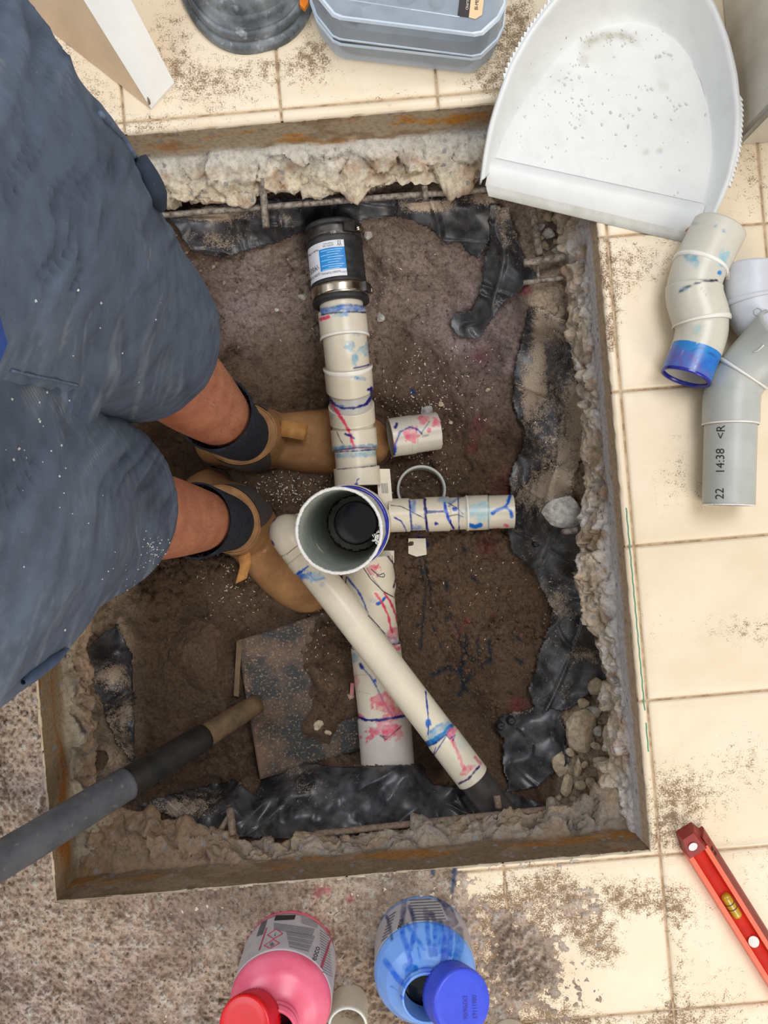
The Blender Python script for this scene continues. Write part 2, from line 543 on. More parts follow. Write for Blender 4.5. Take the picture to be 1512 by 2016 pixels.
M['shovel_black'] = mat('black_grip', (30, 31, 31), 0.38, col2=(48, 45, 40), ns=40, col3=(96, 80, 62), ns3=120, n3lo=0.64, n3hi=0.8)
M['shovel_neck'] = mat('muddy_socket', (112, 90, 62), 0.75, col2=(86, 68, 48), ns=50, bump=0.4, bs=300)
M['blade'] = mat('muddy_blade', (50, 52, 51), 0.7, col2=(122, 96, 76), ns=16, nlo=0.44, nhi=0.66, ndet=12.0, bump=0.4, bs=240, bdist=0.003, col3=(150, 124, 102), ns3=260, n3lo=0.56, n3hi=0.66)
M['dustpan'] = mat('white_polypropylene', (224, 225, 223), 0.42, col2=(218, 219, 217), ns=20, bump=0.08, bs=900, bdist=0.0006)
M['pancol'] = mat('white_polypropylene_used', attr=True, rough=0.42, col2=0.96, ns=20, bump=0.08, bs=900, bdist=0.0006)
M['lip'] = mat('grey_rubber_lip', (196, 194, 186), 0.5, col2=(180, 178, 168), ns=40)
M['stain'] = mat('dirty_residue', (176, 172, 152), 0.7, col2=(160, 154, 132), ns=200)
M['crumb'] = mat('plaster_crumb', (214, 212, 204), 0.9, col2=(196, 192, 182), ns=300)
M['shaving'] = mat('pvc_shaving', (228, 220, 204), 0.6, col2=(206, 192, 170), ns=200)
M['trim'] = mat('white_gloss_board', (240, 238, 232), 0.4, col2=(232, 229, 222), ns=12)
M['trim_side'] = mat('raw_board_side', (214, 186, 154), 0.6, col2=(200, 172, 140), ns=16)
M['pad'] = mat('scuffed_black_rubber', (72, 78, 82), 0.42, col2=(140, 146, 150), ns=20, nlo=0.42, nhi=0.68, ndet=9.0, bump=0.3, bs=140, col3=(206, 210, 210), ns3=46, n3lo=0.58, n3hi=0.8)
M['orange'] = mat('orange_plastic', (246, 140, 24), 0.4, col2=(236, 126, 16), ns=30)
M['case_in'] = mat('case_insert', (104, 116, 128), 0.6, col2=(140, 148, 154), ns=20)
M['caseedge'] = mat('case_moulded_edge', (212, 222, 232), 0.25, col2=(196, 212, 228), ns=40)
M['sticker_black'] = mat('sticker_black', (46, 38, 40), 0.5, col2=(54, 46, 46), ns=40)
M['sticker_tan'] = mat('sticker_tan', (238, 206, 164), 0.5, col2=(230, 196, 152), ns=40)
M['inkwhite'] = mat('white_ink', (230, 226, 220), 0.6, col2=(220, 216, 210), ns=90)
M['red'] = mat('red_paint', (206, 44, 26), 0.35, col2=(190, 34, 20), ns=20)
M['redlit'] = mat('lit_red_flange', (246, 92, 48), 0.35, col2=(238, 82, 40), ns=20)  # brighter copy of the red, light on the rail tops put into the colour
M['darkred'] = mat('cap_and_shaded_red', (150, 36, 30), 0.45, col2=(128, 28, 26), ns=20)
M['slot'] = mat('dark_slot', (62, 16, 18), 0.7, col2=(50, 12, 14), ns=20)
M['vial'] = mat('yellow_vial', (196, 158, 40), 0.15, col2=(176, 136, 30), ns=60, coat=0.6)
M['white'] = mat('white_sticker', (232, 226, 220), 0.5, col2=(222, 216, 210), ns=40)
M['pinkb'] = mat('pink_translucent', (240, 120, 146), 0.3, col2=(226, 86, 116), ns=22, nlo=0.35, nhi=0.7, spec=0.5, sss=0.25)
M['redcap'] = mat('red_cap', (226, 18, 26), 0.3, col2=(212, 12, 20), ns=20)
M['blueb'] = mat('blue_bottle', attr=True, rough=0.28, spec=0.5, col2=0.9, ns=30, sss=0.15)
M['bluecap'] = mat('blue_cap', (64, 84, 222), 0.35, col2=(56, 74, 208), ns=20)
M['capink'] = mat('cap_print', (44, 54, 150), 0.5, col2=(38, 46, 132), ns=20)
M['paper'] = mat('bottle_label_paper', (196, 190, 192), 0.5, col2=(184, 176, 180), ns=60)
M['liquid'] = mat('dark_liquid', (14, 18, 18), 0.08, col2=(20, 24, 22), ns=20)
M['liquidred'] = mat('dark_red_liquid', (44, 8, 14), 0.08, col2=(36, 6, 12), ns=20)
M['offgrey'] = mat('grey_pvc', (184, 186, 180), 0.38, col2=(174, 176, 170), ns=25, col3=(150, 150, 146), ns3=200, n3lo=0.72, n3hi=0.8)
M['offwhite'] = mat('pale_grey_pvc', (206, 208, 214), 0.42, col2=(196, 198, 204), ns=25)
M['greenline'] = mat('green_pencil', (70, 140, 116), 0.9, col2=(96, 156, 132), ns=400)

def glass_mat(name, col, alpha, rough):
    m = bpy.data.materials.new(name); m.use_nodes = True
    nt = m.node_tree; out = nt.nodes['Material Output']; pr = nt.nodes['Principled BSDF']
    n = noise_node(nt, 30, 4)
    nt.links.new(mixc(nt, mrange(nt, n, 0.35, 0.7), L4(col), L4(tuple(min(255, int(c * 1.08)) for c in col))), pr.inputs['Base Color'])
    pr.inputs['Roughness'].default_value = rough
    tr = nd(nt, 'ShaderNodeBsdfTransparent'); tr.inputs[0].default_value = (0.92, 0.95, 0.98, 1)
    mx = nd(nt, 'ShaderNodeMixShader'); mx.inputs[0].default_value = alpha
    nt.links.new(tr.outputs[0], mx.inputs[1]); nt.links.new(pr.outputs[0], mx.inputs[2])
    nt.links.new(mx.outputs[0], out.inputs['Surface'])
    return m
M['case'] = glass_mat('frosted_clear_plastic', (196, 206, 218), 0.42, 0.3)
# ------------------------------------------------------------------ the floor: grid of square tiles with a rectangular cut-out
S0 = H / F
TH = math.radians(4.9)
CT, ST = math.cos(TH), math.sin(TH)
U0, U1, V0, V1 = -712.0, 468.0, -712.0, 786.0        # pit edges along the tile axes
def E(u, v, z):
    u = np.asarray(u, float); v = np.asarray(v, float)
    return np.stack([S0 * (u * CT - v * ST), S0 * (u * ST + v * CT), np.asarray(z, float) + 0 * u], -1)

DUST = [(400, 170, 130, 55, 10, .36), (300, 250, 90, 25, -5, .3), (560, 130, 120, 40, 0, .32), (340, 60, 60, 90, 0, .3), (1010, 60, 45, 110, 15, .52), (620, 90, 30, 70, 0, .35),
        (770, 190, 110, 22, 0, .2), (950, 160, 60, 30, 0, .3), (1245, 520, 60, 60, 0, .36), (1205, 640, 18, 80, 5, .5), (1190, 520, 14, 60, 0, .42),
        (1480, 360, 60, 110, 0, .26), (1330, 500, 40, 60, 0, .2), (1340, 960, 60, 60, 0, .22), (1330, 880, 30, 80, 0, .14), (1480, 1240, 110, 36, 0, .32), (1280, 1230, 40, 90, 0, .12),
        (1340, 1560, 90, 60, 20, .42), (1470, 1500, 70, 70, 0, .28), (1310, 1640, 50, 50, 0, .4), (1500, 1700, 90, 60, 0, .16), (1160, 1770, 150, 45, 0, .42),
        (1090, 1790, 60, 90, 0, .3), (1000, 1850, 120, 120, 0, .5), (1300, 1790, 70, 50, 0, .45), (1220, 2010, 260, 36, 0, .36), (1210, 1870, 90, 50, 40, .5),
        (1330, 1900, 30, 110, 0, .26), (1420, 1950, 60, 60, 0, .12), (960, 1960, 90, 90, 0, .5), (1270, 1860, 52, 90, 12, -.55), (1220, 1960, 50, 40, 0, -.45), (1100, 1850, 100, 14, 52, -.5),
        (1180, 1780, 16, 60, -35, -.4), (900, 1740, 60, 20, 0, -.1), (80, 60, 120, 90, 0, .3), (180, 200, 80, 60, 40, .3), (1240, 1400, 14, 60, 0, .1), (1420, 300, 60, 30, 0, .2)]
def dust_at(x, y, extra=0.0):
    d = np.full(np.shape(x), 0.04 + extra)
    for (bx, by, rx, ry, ang, val) in DUST:
        ca, sa = math.cos(math.radians(ang)), math.sin(math.radians(ang))
        ux = (x - bx) * ca + (y - by) * sa; uy = -(x - bx) * sa + (y - by) * ca
        d = d + val * np.exp(-(ux / rx) ** 2 - (uy / ry) ** 2)
    d = d + 0.08 * smooth(1500, 1900, y)
    return np.minimum(d, 0.5)

floor = empty('floor', (0, 0, -0.01), 'cream square tiled floor around the rectangular hole', 'floor', kind='structure')
def ring_plane(name, u_lo, u_hi, v_lo, v_hi, z, mt, parent):
    us = [u_lo, U0, U1, u_hi]; vv = [v_lo, V0, V1, v_hi]
    v = [E(a, b, z) for b in vv for a in us]
    f = [(j * 4 + i, j * 4 + i + 1, j * 4 + i + 5, j * 4 + i + 4) for j in range(3) for i in range(3) if not (i == 1 and j == 1)]
    return mk(name, v, f, mt, parent, smooth_sh=False)
UJ = [485 + 310 * k for k in range(-7, 6)]
VJ = [197 + 306 * k for k in range(-7, 6)]
grout = ring_plane('grout_bed', UJ[0], UJ[-1], VJ[0], VJ[-1], -0.0025, M['grout'], floor)
def tile_mesh(u0, u1, v0, v1):
    g = 2.4                                      # half joint width
    a0, a1, b0, b1 = u0 + g, u1 - g, v0 + g, v1 - g
    us = set(np.linspace(a0, a1, 15)); vv = set(np.linspace(b0, b1, 15))
    for e in (a0 + 5, a1 - 5): us.add(e)
    for e in (b0 + 5, b1 - 5): vv.add(e)
    for e in (U0, U1):
        if a0 < e < a1: us.add(e)
    for e in (V0, V1):
        if b0 < e < b1: vv.add(e)
    us = np.array(sorted(us)); vv = np.array(sorted(vv))
    keep = np.zeros((len(vv) - 1, len(us) - 1), bool)
    for j in range(len(vv) - 1):
        for i in range(len(us) - 1):
            cu, cv = (us[i] + us[i + 1]) / 2, (vv[j] + vv[j + 1]) / 2
            keep[j, i] = not (U0 < cu < U1 and V0 < cv < V1)
    if not keep.any(): return None
    verts = []; idx = {}; faces = []
    def vid(i, j, bot):
        k = (i, j, bot)
        if k not in idx:
            u, v = us[i], vv[j]
            z = -0.008 if bot else 0.0
            if not bot:
                if i in (0, len(us) - 1) or j in (0, len(vv) - 1): z = -0.0014
                if abs(u - U1) < .1 or abs(v - V1) < .1 or abs(v - V0) < .1 or abs(u - U0) < .1:
                    n = vnoise(u / 9, v / 9, 0, 5)
                    if abs(u - U1) < .1 or abs(u - U0) < .1: u = u + n * 2.2
                    else: v = v + n * 2.2
                    z = -0.0006
            idx[k] = len(verts); verts.append(E(u, v, z))
        return idx[k]
    J, I = keep.shape
    for j in range(J):
        for i in range(I):
            if not keep[j, i]: continue
            faces.append((vid(i, j, 0), vid(i + 1, j, 0), vid(i + 1, j + 1, 0), vid(i, j + 1, 0)))
            for (dj, di, a, b) in ((-1, 0, (i, j), (i + 1, j)), (0, 1, (i + 1, j), (i + 1, j + 1)), (1, 0, (i + 1, j + 1), (i, j + 1)), (0, -1, (i, j + 1), (i, j))):
                jj, ii = j + dj, i + di
                if not (0 <= jj < J and 0 <= ii < I and keep[jj, ii]):
                    faces.append((vid(*b, 0), vid(*a, 0), vid(*a, 1), vid(*b, 1)))
    verts = np.array(verts)
    x, y = proj(verts)
    return verts, faces, dust_at(x, y)
for a in range(len(UJ) - 1):
    for b in range(len(VJ) - 1):
        r = tile_mesh(UJ[a], UJ[a + 1], VJ[b], VJ[b + 1])
        if r is None: continue
        mk('tile', r[0], r[1], M['tile'], floor, attrs={'dust': r[2]})
# green pencil set-out line left on the tiles beside the hole
gl = []
for i in range(60):
    t = i / 59.0
    px = 1233 + (1277 - 1233) * t + 0.5 * math.sin(i * 1.7); py = 1000 + 480 * t
    gl.append(P(px - 1.1, py, 0.0005)); gl.append(P(px + 1.1, py, 0.0005))
keepf = [(2 * i, 2 * i + 1, 2 * i + 3, 2 * i + 2) for i in range(59) if vnoise(i / 5.0, 0, 0, 3) > -0.35]
mk('set_out_line', gl, keepf, M['greenline'], floor, smooth_sh=False)

# ------------------------------------------------------------------ broken concrete edge of the hole, one wall for each side
def edge_wall(name, horizontal, fixed, inward, lo, hi, lips, zcut, colfn, seed):
    step = 0.0022 / S0
    t = np.arange(lo, hi + step, step)
    prof_q = np.linspace(0, 1, 66)
    tx = np.array([q[0] for q in lips]); tl = np.array([q[1] for q in lips])
    lip = np.interp(t, tx, tl)
    lip = lip * (1 + 0.25 * fbm(t / 70, 0, 0, seed, 3))
    lip = np.maximum(lip, 0.006)
    Q, T_ = np.meshgrid(prof_q, t, indexing='ij')
    zc = (-zcut + 0.008 * fbm(t / 70, 1.0, 0, seed + 3, 3))[None, :] + 0 * Q
    lipm = lip[None, :] + 0 * Q
    a1_ = np.clip(Q / 0.42, 0, 1); a2_ = np.clip((Q - .42) / .38, 0, 1); a3_ = np.clip((Q - .8) / .2, 0, 1)
    z = -0.006 + (zc + 0.006) * a1_ + (-0.098 - zc) * a2_ - 0.034 * a3_
    ins = 0.004 * a1_ + (lipm - 0.004) * a2_ ** 0.8 - (lipm + 0.02) * a3_ ** 2
    dz = np.gradient(z, axis=0); di = np.gradient(ins, axis=0)
    ln = np.hypot(dz, di) + 1e-9
    nin, nz = -dz / ln, di / ln                      # outward normal in the (inset, height) plane
    for _ in range(4):
        nin[1:-1] = (nin[:-2] + nin[1:-1] * 2 + nin[2:]) / 4; nz[1:-1] = (nz[:-2] + nz[1:-1] * 2 + nz[2:]) / 4
    rough_ = smooth(0.36, 0.55, Q)
    pw = np.stack([T_ * S0, ins, z], -1).reshape(-1, 3)
    wob = 0.007 * np.stack([fbm(pw[:, 0] * 70, pw[:, 1] * 70, pw[:, 2] * 70 + k * 5, seed + 71 + k, 3) for k in range(3)], -1)
    rs = lambda A: A.reshape(Q.shape)
    f1, f2, rc, tl_ = [rs(A) for A in cells(pw + wob, 0.046, seed + 51)]
    g1, g2, rc2, tl2 = [rs(A) for A in cells(pw + wob, 0.017, seed + 61)]
    n1 = rs(fbm(pw[:, 0] * 60, pw[:, 1] * 60, pw[:, 2] * 60, seed + 11, 5, .58)); n2 = rs(fbm(pw[:, 0] * 60, pw[:, 1] * 60, pw[:, 2] * 60 + 9, seed + 21, 5, .58))
    ck = 1 - smooth(0.0, 0.09, f2 - f1); ck2 = 1 - smooth(0.0, 0.14, g2 - g1)
    disp = rough_ * ((rc - .5) * 0.015 + tl_ * 0.036 - 0.004 * ck + (rc2 - .5) * 0.0030 + tl2 * 0.010 - 0.0006 * ck2 + 0.013 * n1) * (1 - .45 * a3_) * (1 - .25 * a2_) + 0.0006 * n1 + smooth(.2, .4, Q) * .0010 * (rc2 - .5)
    ins = ins + nin * disp; z = np.minimum(z + nz * disp, -0.006)
    shade = 0.82 + 0.26 * rc2 * rough_ + 0.18 * (1 - rough_) - 0.12 * rough_ * np.maximum(ck * .9, ck2 * .3)
    fx = fixed + inward * ins / S0
    V = E(T_, fx, z) if horizontal else E(fx, T_, z)
    Cc = np.stack([np.clip(colfn(t, q, n1[k], n2[k]) * shade[k][:, None], 0, 1) for k, q in enumerate(prof_q)])
    f = grid_faces(len(prof_q), len(t))
    o = mk(name, V, f, M['concrete'], None, cols=Cc.reshape(-1, 3))
    return o
def mix3(a, b, f):
    f = np.clip(np.asarray(f, float), 0, 1)[..., None]
    return a * (1 - f) + b * f
def streaks(t, q, seed, f=120.0):
    return fbm(t / f, q * 9, 0, seed, 4)
def col_top(t, q, n1, n2):
    c = mix3(lin((196, 176, 146)) + 0 * t[:, None], lin((232, 226, 214)), smooth(.30, .44, q + 0.05 * n1))
    c = mix3(c, lin((214, 144, 52)), smooth(.05, .45, streaks(t, q, 4) + 0.55 * np.exp(-((q - .2) / .12) ** 2) - .25) * (q < .42) * smooth(-.25, .3, fbm(t / 55, q * 5, 3, 33, 4)))
    c = mix3(c, lin((160, 128, 92)), smooth(.1, .5, streaks(t, q, 8, 60)) * (q < .40) * .8)
    c = mix3(c, lin((238, 222, 194)), smooth(.45, .7, q))
    c = mix3(c, lin((206, 178, 150)), smooth(.0, .35, fbm(t / 40, q * 6, 1, 61, 3)) * smooth(.45, .6, q))
    return c
def col_bot(t, q, n1, n2):
    c = mix3(lin((142, 120, 94)) + 0 * t[:, None], lin((186, 174, 162)), smooth(.34, .5, q + 0.06 * n1))
    c = mix3(c, lin((178, 120, 42)), smooth(.12, .5, streaks(t, q, 14, 140) + 0.45 * np.exp(-((q - .28) / .1) ** 2) - .22) * (q < .46) * .8)
    c = mix3(c, lin((176, 150, 126)), smooth(.05, .4, streaks(t, q, 18, 50)) * .6)
    c = mix3(c, lin((200, 176, 148)), smooth(-.1, .4, fbm(t / 36, q * 6, 1, 71, 3)) * smooth(.5, .65, q) * .8)
    c = mix3(c, lin((170, 138, 108)), smooth(-250, -480, t) * .7 * (q > .4))
    return c * np.array([.80, .77, .72])  # front wall darkened as a whole, its shade put into the colour
def col_left(t, q, n1, n2):
    c = mix3(lin((162, 140, 108)) + 0 * t[:, None], lin((196, 186, 166)), smooth(.3, .46, q + 0.05 * n1))
    c = mix3(c, lin((164, 104, 34)), smooth(.0, .4, streaks(t, q, 24, 120) + 0.55 * np.exp(-((q - .22) / .1) ** 2) - .18) * (q < .42))
    c = mix3(c, lin((92, 88, 82)), smooth(.2, .5, streaks(t, q, 28, 40)) * smooth(.25, .4, q) * (q < .6))
    c = mix3(c, lin((186, 154, 126)), smooth(.5, .7, q) * .7)
    return c * np.array([.84, .80, .75])  # left wall toned down too, shade painted into the concrete colour
def col_right(t, q, n1, n2):  # concrete kept paler, light on this wall painted into its colour
    c = mix3(lin((214, 186, 152)) + 0 * t[:, None], lin((222, 216, 212)), smooth(.16, .24, q + 0.03 * n1))
    c = mix3(c, lin((226, 206, 180)), smooth(.42, .6, q))
    c = mix3(c, lin((240, 232, 222)), smooth(.0, .4, fbm(t / 34, q * 5, 1, 81, 4)) * smooth(.4, .55, q))
    c = mix3(c, lin((190, 156, 122)), smooth(.08, .4, fbm(t / 30, q * 6, 4, 91, 4)) * smooth(.34, .5, q) * .75)
    return c
wt = edge_wall('wall_back', True, V1, -1, U0 - 4, U1 + 4, [(-712, .05), (-420, .055), (-250, .064), (-160, .05), (0, .066), (120, .058), (230, .06), (330, .05), (468, .02)], 0.062, col_top, 101)
wb = edge_wall('wall_front', True, V0, 1, U0 - 4, U1 + 4, [(-712, .09), (-560, .08), (-430, .03), (-320, .012), (-150, .012), (0, .014), (130, .022), (260, .03), (350, .034), (430, .05), (468, .05)], 0.064, col_bot, 202)
wl = edge_wall('wall_left', False, U0, 1, V0 - 4, V1 + 4, [(-712, .09), (-600, .06), (-520, .026), (-400, .024), (-300, .03), (0, .03), (786, .04)], 0.07, col_left, 303)
wr = edge_wall('wall_right', False, U1, -1, V0 - 4, V1 + 4, [(-712, .03), (-640, .03), (-560, .022), (-473, .018), (-383, .016), (-283, .030), (-162, .038), (-100, .036), (-32, .024), (60, .018), (220, .014), (330, .018), (450, .022), (560, .02), (786, .03)], 0.05, col_right, 404)
for o_, lb in ((wt, 'rust-streaked concrete edge of the hole below the dustpan and clear case'), (wb, 'brown stained concrete edge of the hole beside the two bottles'),
               (wl, 'rusty concrete edge of the hole under the shovel handle'), (wr, 'pale jagged concrete edge of the hole along the clean tiles')):
    tag(o_, lb, 'concrete', kind='structure')

# tiled corner of a wall at the top right
wall = empty('wall_corner', P(1447, 285, 0), 'pale grey tiled wall corner beside the dustpan', 'wall', kind='structure')
def uv_of(px, py):
    dx, dy = px - CX, CY - py
    return dx * CT + dy * ST, -dx * ST + dy * CT
cu, cv = uv_of(1447, 286)
ZT = 0.42
def wall_face(axis):
    for k in range(4):
        for zz in range(2):
            g = 1.8
            a0, a1 = k * 310 + (g if k else 0), (k + 1) * 310 - g
            z0, z1 = zz * 0.2 + 0.002, zz * 0.2 + 0.199
            if axis == 'x':   # face toward -v, running along +u
                q = [E(cu + a0, cv, z0), E(cu + a1, cv, z0), E(cu + a1, cv, z1), E(cu + a0, cv, z1)]
                back = [E(cu + a0, cv + 12, z0), E(cu + a1, cv + 12, z0), E(cu + a1, cv + 12, z1), E(cu + a0, cv + 12, z1)]
            else:             # face toward -u, running along +v
                q = [E(cu, cv + a1, z0), E(cu, cv + a0, z0), E(cu, cv + a0, z1), E(cu, cv + a1, z1)]
                back = [E(cu + 12, cv + a1, z0), E(cu + 12, cv + a0, z0), E(cu + 12, cv + a0, z1), E(cu + 12, cv + a1, z1)]
            mk('wall_tile', q + back, [(0, 1, 2, 3), (7, 6, 5, 4), (0, 4, 5, 1), (1, 5, 6, 2), (2, 6, 7, 3), (3, 7, 4, 0)], M['wall_tile'], wall, smooth_sh=False)
wall_face('x'); wall_face('y')
bx = [E(cu + a, cv + b, z) for z in (-0.002, ZT) for a, b in ((3, 3), (1240, 3), (1240, 1240), (3, 1240))]
mk('wall_core', bx, [(0, 1, 2, 3), (7, 6, 5, 4), (0, 4, 5, 1), (1, 5, 6, 2), (2, 6, 7, 3), (3, 7, 4, 0)], M['grout'], wall, smooth_sh=False)

# ------------------------------------------------------------------ soil in the hole
SP = np.array([
 (500, 860, -.338), (420, 870, -.338), (480, 1050, -.338), (400, 960, -.335), (560, 1100, -.338), (620, 1150, -.338), (640, 860, -.338), (700, 870, -.338), (750, 865, -.335), (560, 960, -.303), (640, 960, -.315), (520, 930, -.318),
 (850, 850, -.298), (830, 960, -.318), (900, 940, -.31), (880, 1100, -.295), (950, 1200, -.282), (880, 1300, -.29), (900, 1420, -.315), (800, 1150, -.305), (960, 1090, -.285),
 (1000, 900, -.272), (1060, 1200, -.268), (1020, 1350, -.28), (980, 1000, -.285), (985, 1110, -.272), (1040, 1290, -.272),
 (1040, 700, -.215), (1080, 850, -.20), (1110, 1100, -.23), (1140, 1250, -.235), (1110, 1330, -.245), (1150, 1450, -.20), (1160, 1550, -.19), (1060, 1450, -.24), (1040, 1540, -.25), (1110, 1000, -.2), (1010, 820, -.25),
 (500, 490, -.205), (560, 580, -.245), (660, 470, -.235), (640, 540, -.235), (700, 560, -.235), (800, 490, -.19), (880, 500, -.18), (850, 600, -.235), (950, 700, -.25), (820, 720, -.275), (540, 680, -.275), (430, 650, -.25), (480, 740, -.285),
 (980, 610, -.205), (900, 640, -.235), (1000, 520, -.17), (950, 560, -.2),
 (400, 420, -.14), (550, 415, -.145), (700, 415, -.15), (830, 405, -.14), (950, 400, -.135), (1080, 480, -.122), (1080, 440, -.118), (1100, 600, -.12), (1110, 550, -.112), (1040, 480, -.125), (1070, 590, -.13), (1140, 750, -.15), (1140, 950, -.16),
 (700, 1460, -.318), (850, 1490, -.315), (600, 1480, -.305), (900, 1530, -.24), (745, 1535, -.206), (795, 1535, -.204), (765, 1565, -.192), (600, 1545, -.22), (600, 1620, -.185), (800, 1620, -.185), (1000, 1590, -.19), (450, 1600, -.19), (350, 1620, -.165), (480, 1560, -.24), (430, 1530, -.29),
 (300, 1300, -.265), (380, 1290, -.245), (420, 1370, -.25), (240, 1250, -.20), (215, 1350, -.16), (200, 1500, -.15), (260, 1540, -.17), (300, 1450, -.27), (420, 1470, -.29), (300, 1150, -.285), (350, 900, -.33), (350, 1030, -.33), (300, 1230, -.275), (280, 1400, -.26), (460, 1330, -.27), (380, 1180, -.295), (440, 1230, -.30),
 (560, 1280, -.312), (500, 1300, -.312), (520, 1380, -.312), (640, 1340, -.262), (620, 1430, -.268), (680, 1300, -.28), (640, 1250, -.285), (545, 1440, -.314), (540, 1500, -.318), (580, 1235, -.312), (590, 1340, -.30), (575, 1400, -.31), (600, 1290, -.295),
 (100, 1000, -.15), (150, 700, -.15), (250, 500, -.15), (250, 850, -.28), (200, 1100, -.2)], float)
def soil_base(x, y):
    num = 0; den = 0
    for (a, b, z) in SP:
        d2 = ((x - a) ** 2 + (y - b) ** 2) / 900.0 + 0.25
        w = 1.0 / d2 ** 1.7
        num = num + w * z; den = den + w
    return num / den
def soil_full(x, y):
    z = soil_base(x, y)
    z = z + 0.010 * fbm(x / 70, y / 70, 0, 41, 3) + 0.008 * fbm(x / 26, y / 26, 0, 43, 4, .6) + 0.0045 * fbm(x / 9, y / 9, 0, 47, 3, .65)
    near_r = np.hypot(x - 700, y - 1030)
    z = np.where(near_r < 52, np.minimum(z, -0.375), z)
    msk = smooth(-.25, .3, fbm(x / 110, y / 110, 0, 97, 2)) * (.35 + .65 * smooth(650, 850, y))
    wx = x + 9 * fbm(x / 18, y / 18, 0, 61, 3); wy = y + 9 * fbm(x / 18, y / 18, 4, 62, 3)
    f1, f2, rc, tl = cells2(wx, wy, 44.0, 5); g1, g2, rc2, tl2 = cells2(wx, wy, 17.0, 9)
    z = z + msk * ((rc - .5) * .010 + tl * .022 - .006 * (1 - smooth(0, .10, f2 - f1))) + (.3 + .7 * msk) * ((rc2 - .5) * .0045 + tl2 * .008 - .002 * (1 - smooth(0, .12, g2 - g1)))
    cr = np.abs(fbm(x / 55, y / 40, 0, 53, 3))
    z = z - 0.007 * (1 - smooth(0.0, 0.05, cr)) * smooth(0, .3, vnoise(x / 90, y / 90, 0, 59) + .1)
    return np.minimum(z, -0.114)
gx = np.arange(20, 1330, 3.6); gy = np.arange(225, 1790, 3.6)
GX, GY = np.meshgrid(gx, gy)
SZ = soil_full(GX, GY)
def soil_z(x, y):
    fx = np.clip((x - gx[0]) / 3.6, 0, len(gx) - 1.001); fy = np.clip((y - gy[0]) / 3.6, 0, len(gy) - 1.001)
    i = fx.astype(int); j = fy.astype(int); u = fx - i; v = fy - j
    return SZ[j, i] * (1 - u) * (1 - v) + SZ[j, i + 1] * u * (1 - v) + SZ[j + 1, i] * (1 - u) * v + SZ[j + 1, i + 1] * u * v
sv = PV(GX.ravel(), GY.ravel(), SZ.ravel())
X_, Y_ = GX.ravel(), GY.ravel()
sc = np.repeat(lin((112, 88, 67))[None, :], len(X_), 0)  # brown base, darker than the back bank
dry = np.clip(smooth(800, 560, Y_ + 60 * fbm(X_ / 90, Y_ / 90, 0, 77, 3)) * smooth(380, 520, X_), 0, 1)
sc = mix3(sc, lin((168, 147, 132)), dry * .9)
pur = np.exp(-((X_ - 960) / 130) ** 2 - ((Y_ - 660) / 130) ** 2) + np.exp(-((X_ - 470) / 90) ** 2 - ((Y_ - 590) / 80) ** 2) * .8
sc = mix3(sc, lin((176, 156, 156)), np.clip(pur * (.75 + .6 * fbm(X_ / 30, Y_ / 30, 0, 78, 3)), 0, .8))
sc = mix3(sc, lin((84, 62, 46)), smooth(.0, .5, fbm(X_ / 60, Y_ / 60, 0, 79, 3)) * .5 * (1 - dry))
edge_s = np.clip(smooth(300, 215, X_) + smooth(1085, 1125, X_) + smooth(1015, 1050, X_) * smooth(660, 600, Y_) + smooth(1085, 1110, X_) * smooth(1380, 1400, Y_), 0, 1)
sc = mix3(sc, lin((206, 182, 156)), edge_s * (.8 + .3 * fbm(X_ / 20, Y_ / 20, 0, 80, 3)))
for (bx_, by_, r_, c_, o_) in [(940, 840, 24, (130, 50, 56), .5), (1000, 955, 40, (120, 44, 48), .6), (930, 880, 14, (124, 40, 46), .6), (905, 1245, 10, (150, 50, 60), .6), (920, 1225, 8, (150, 46, 56), .6),
        (970, 1210, 7, (150, 46, 56), .6), (960, 1075, 26, (120, 40, 44), .6), (1020, 1390, 22, (150, 60, 70), .7), (1035, 570, 16, (190, 70, 84), .8), (945, 700, 24, (140, 70, 84), .5), (640, 1505, 16, (90, 30, 34), .6)]:
    dd = np.hypot(X_ - bx_, Y_ - by_) + 7 * fbm(X_ / 10, Y_ / 10, 0, 81, 3)
    sc = mix3(sc, lin(c_), np.clip(1.2 - dd / r_, 0, 1) * o_)
TEAL = (26, 44, 58)
for pts, w_ in [([(818, 1065), (828, 1105), (838, 1165), (834, 1210), (829, 1280)], 2.6), ([(832, 1090), (848, 1160), (850, 1230), (880, 1300), (876, 1310)], 2.2), ([(880, 1150), (884, 1200), (905, 1250)], 2.4),
                ([(918, 1255), (916, 1290), (905, 1320), (918, 1360)], 7), ([(905, 1262), (930, 1300)], 5), ([(940, 1262), (945, 1310)], 5), ([(962, 1262), (965, 1300), (950, 1310)], 5), ([(850, 1330), (880, 1315), (905, 1320)], 6),
                ([(930, 1325), (915, 1345), (905, 1368)], 6), ([(880, 1142), (878, 1160)], 6), ([(880, 1208), (879, 1220)], 6), ([(925, 1135), (940, 1145)], 4), ([(1018, 1255), (1024, 1262)], 5), ([(1018, 1297), (1026, 1306)], 6),
                ([(825, 1060), (838, 1072)], 8), ([(811, 768), (813, 772)], 5), ([(912, 1080), (914, 1084)], 4), ([(830, 1230), (822, 1232)], 5)]:
    dd = seg_dist(X_, Y_, pts) + 3.5 * fbm(X_ / 7, Y_ / 7, 0, 83, 3)
    sc = mix3(sc, lin(TEAL if pts[0] != (825, 1060) and pts[0] != (811, 768) else (18, 60, 130)), np.clip(1.3 - dd / w_, 0, 1) * .92)
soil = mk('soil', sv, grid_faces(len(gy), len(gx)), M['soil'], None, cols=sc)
tag(soil, 'brown sandy soil at the bottom of the hole', 'soil', kind='stuff')
soil_bvh = bvh_of(soil)
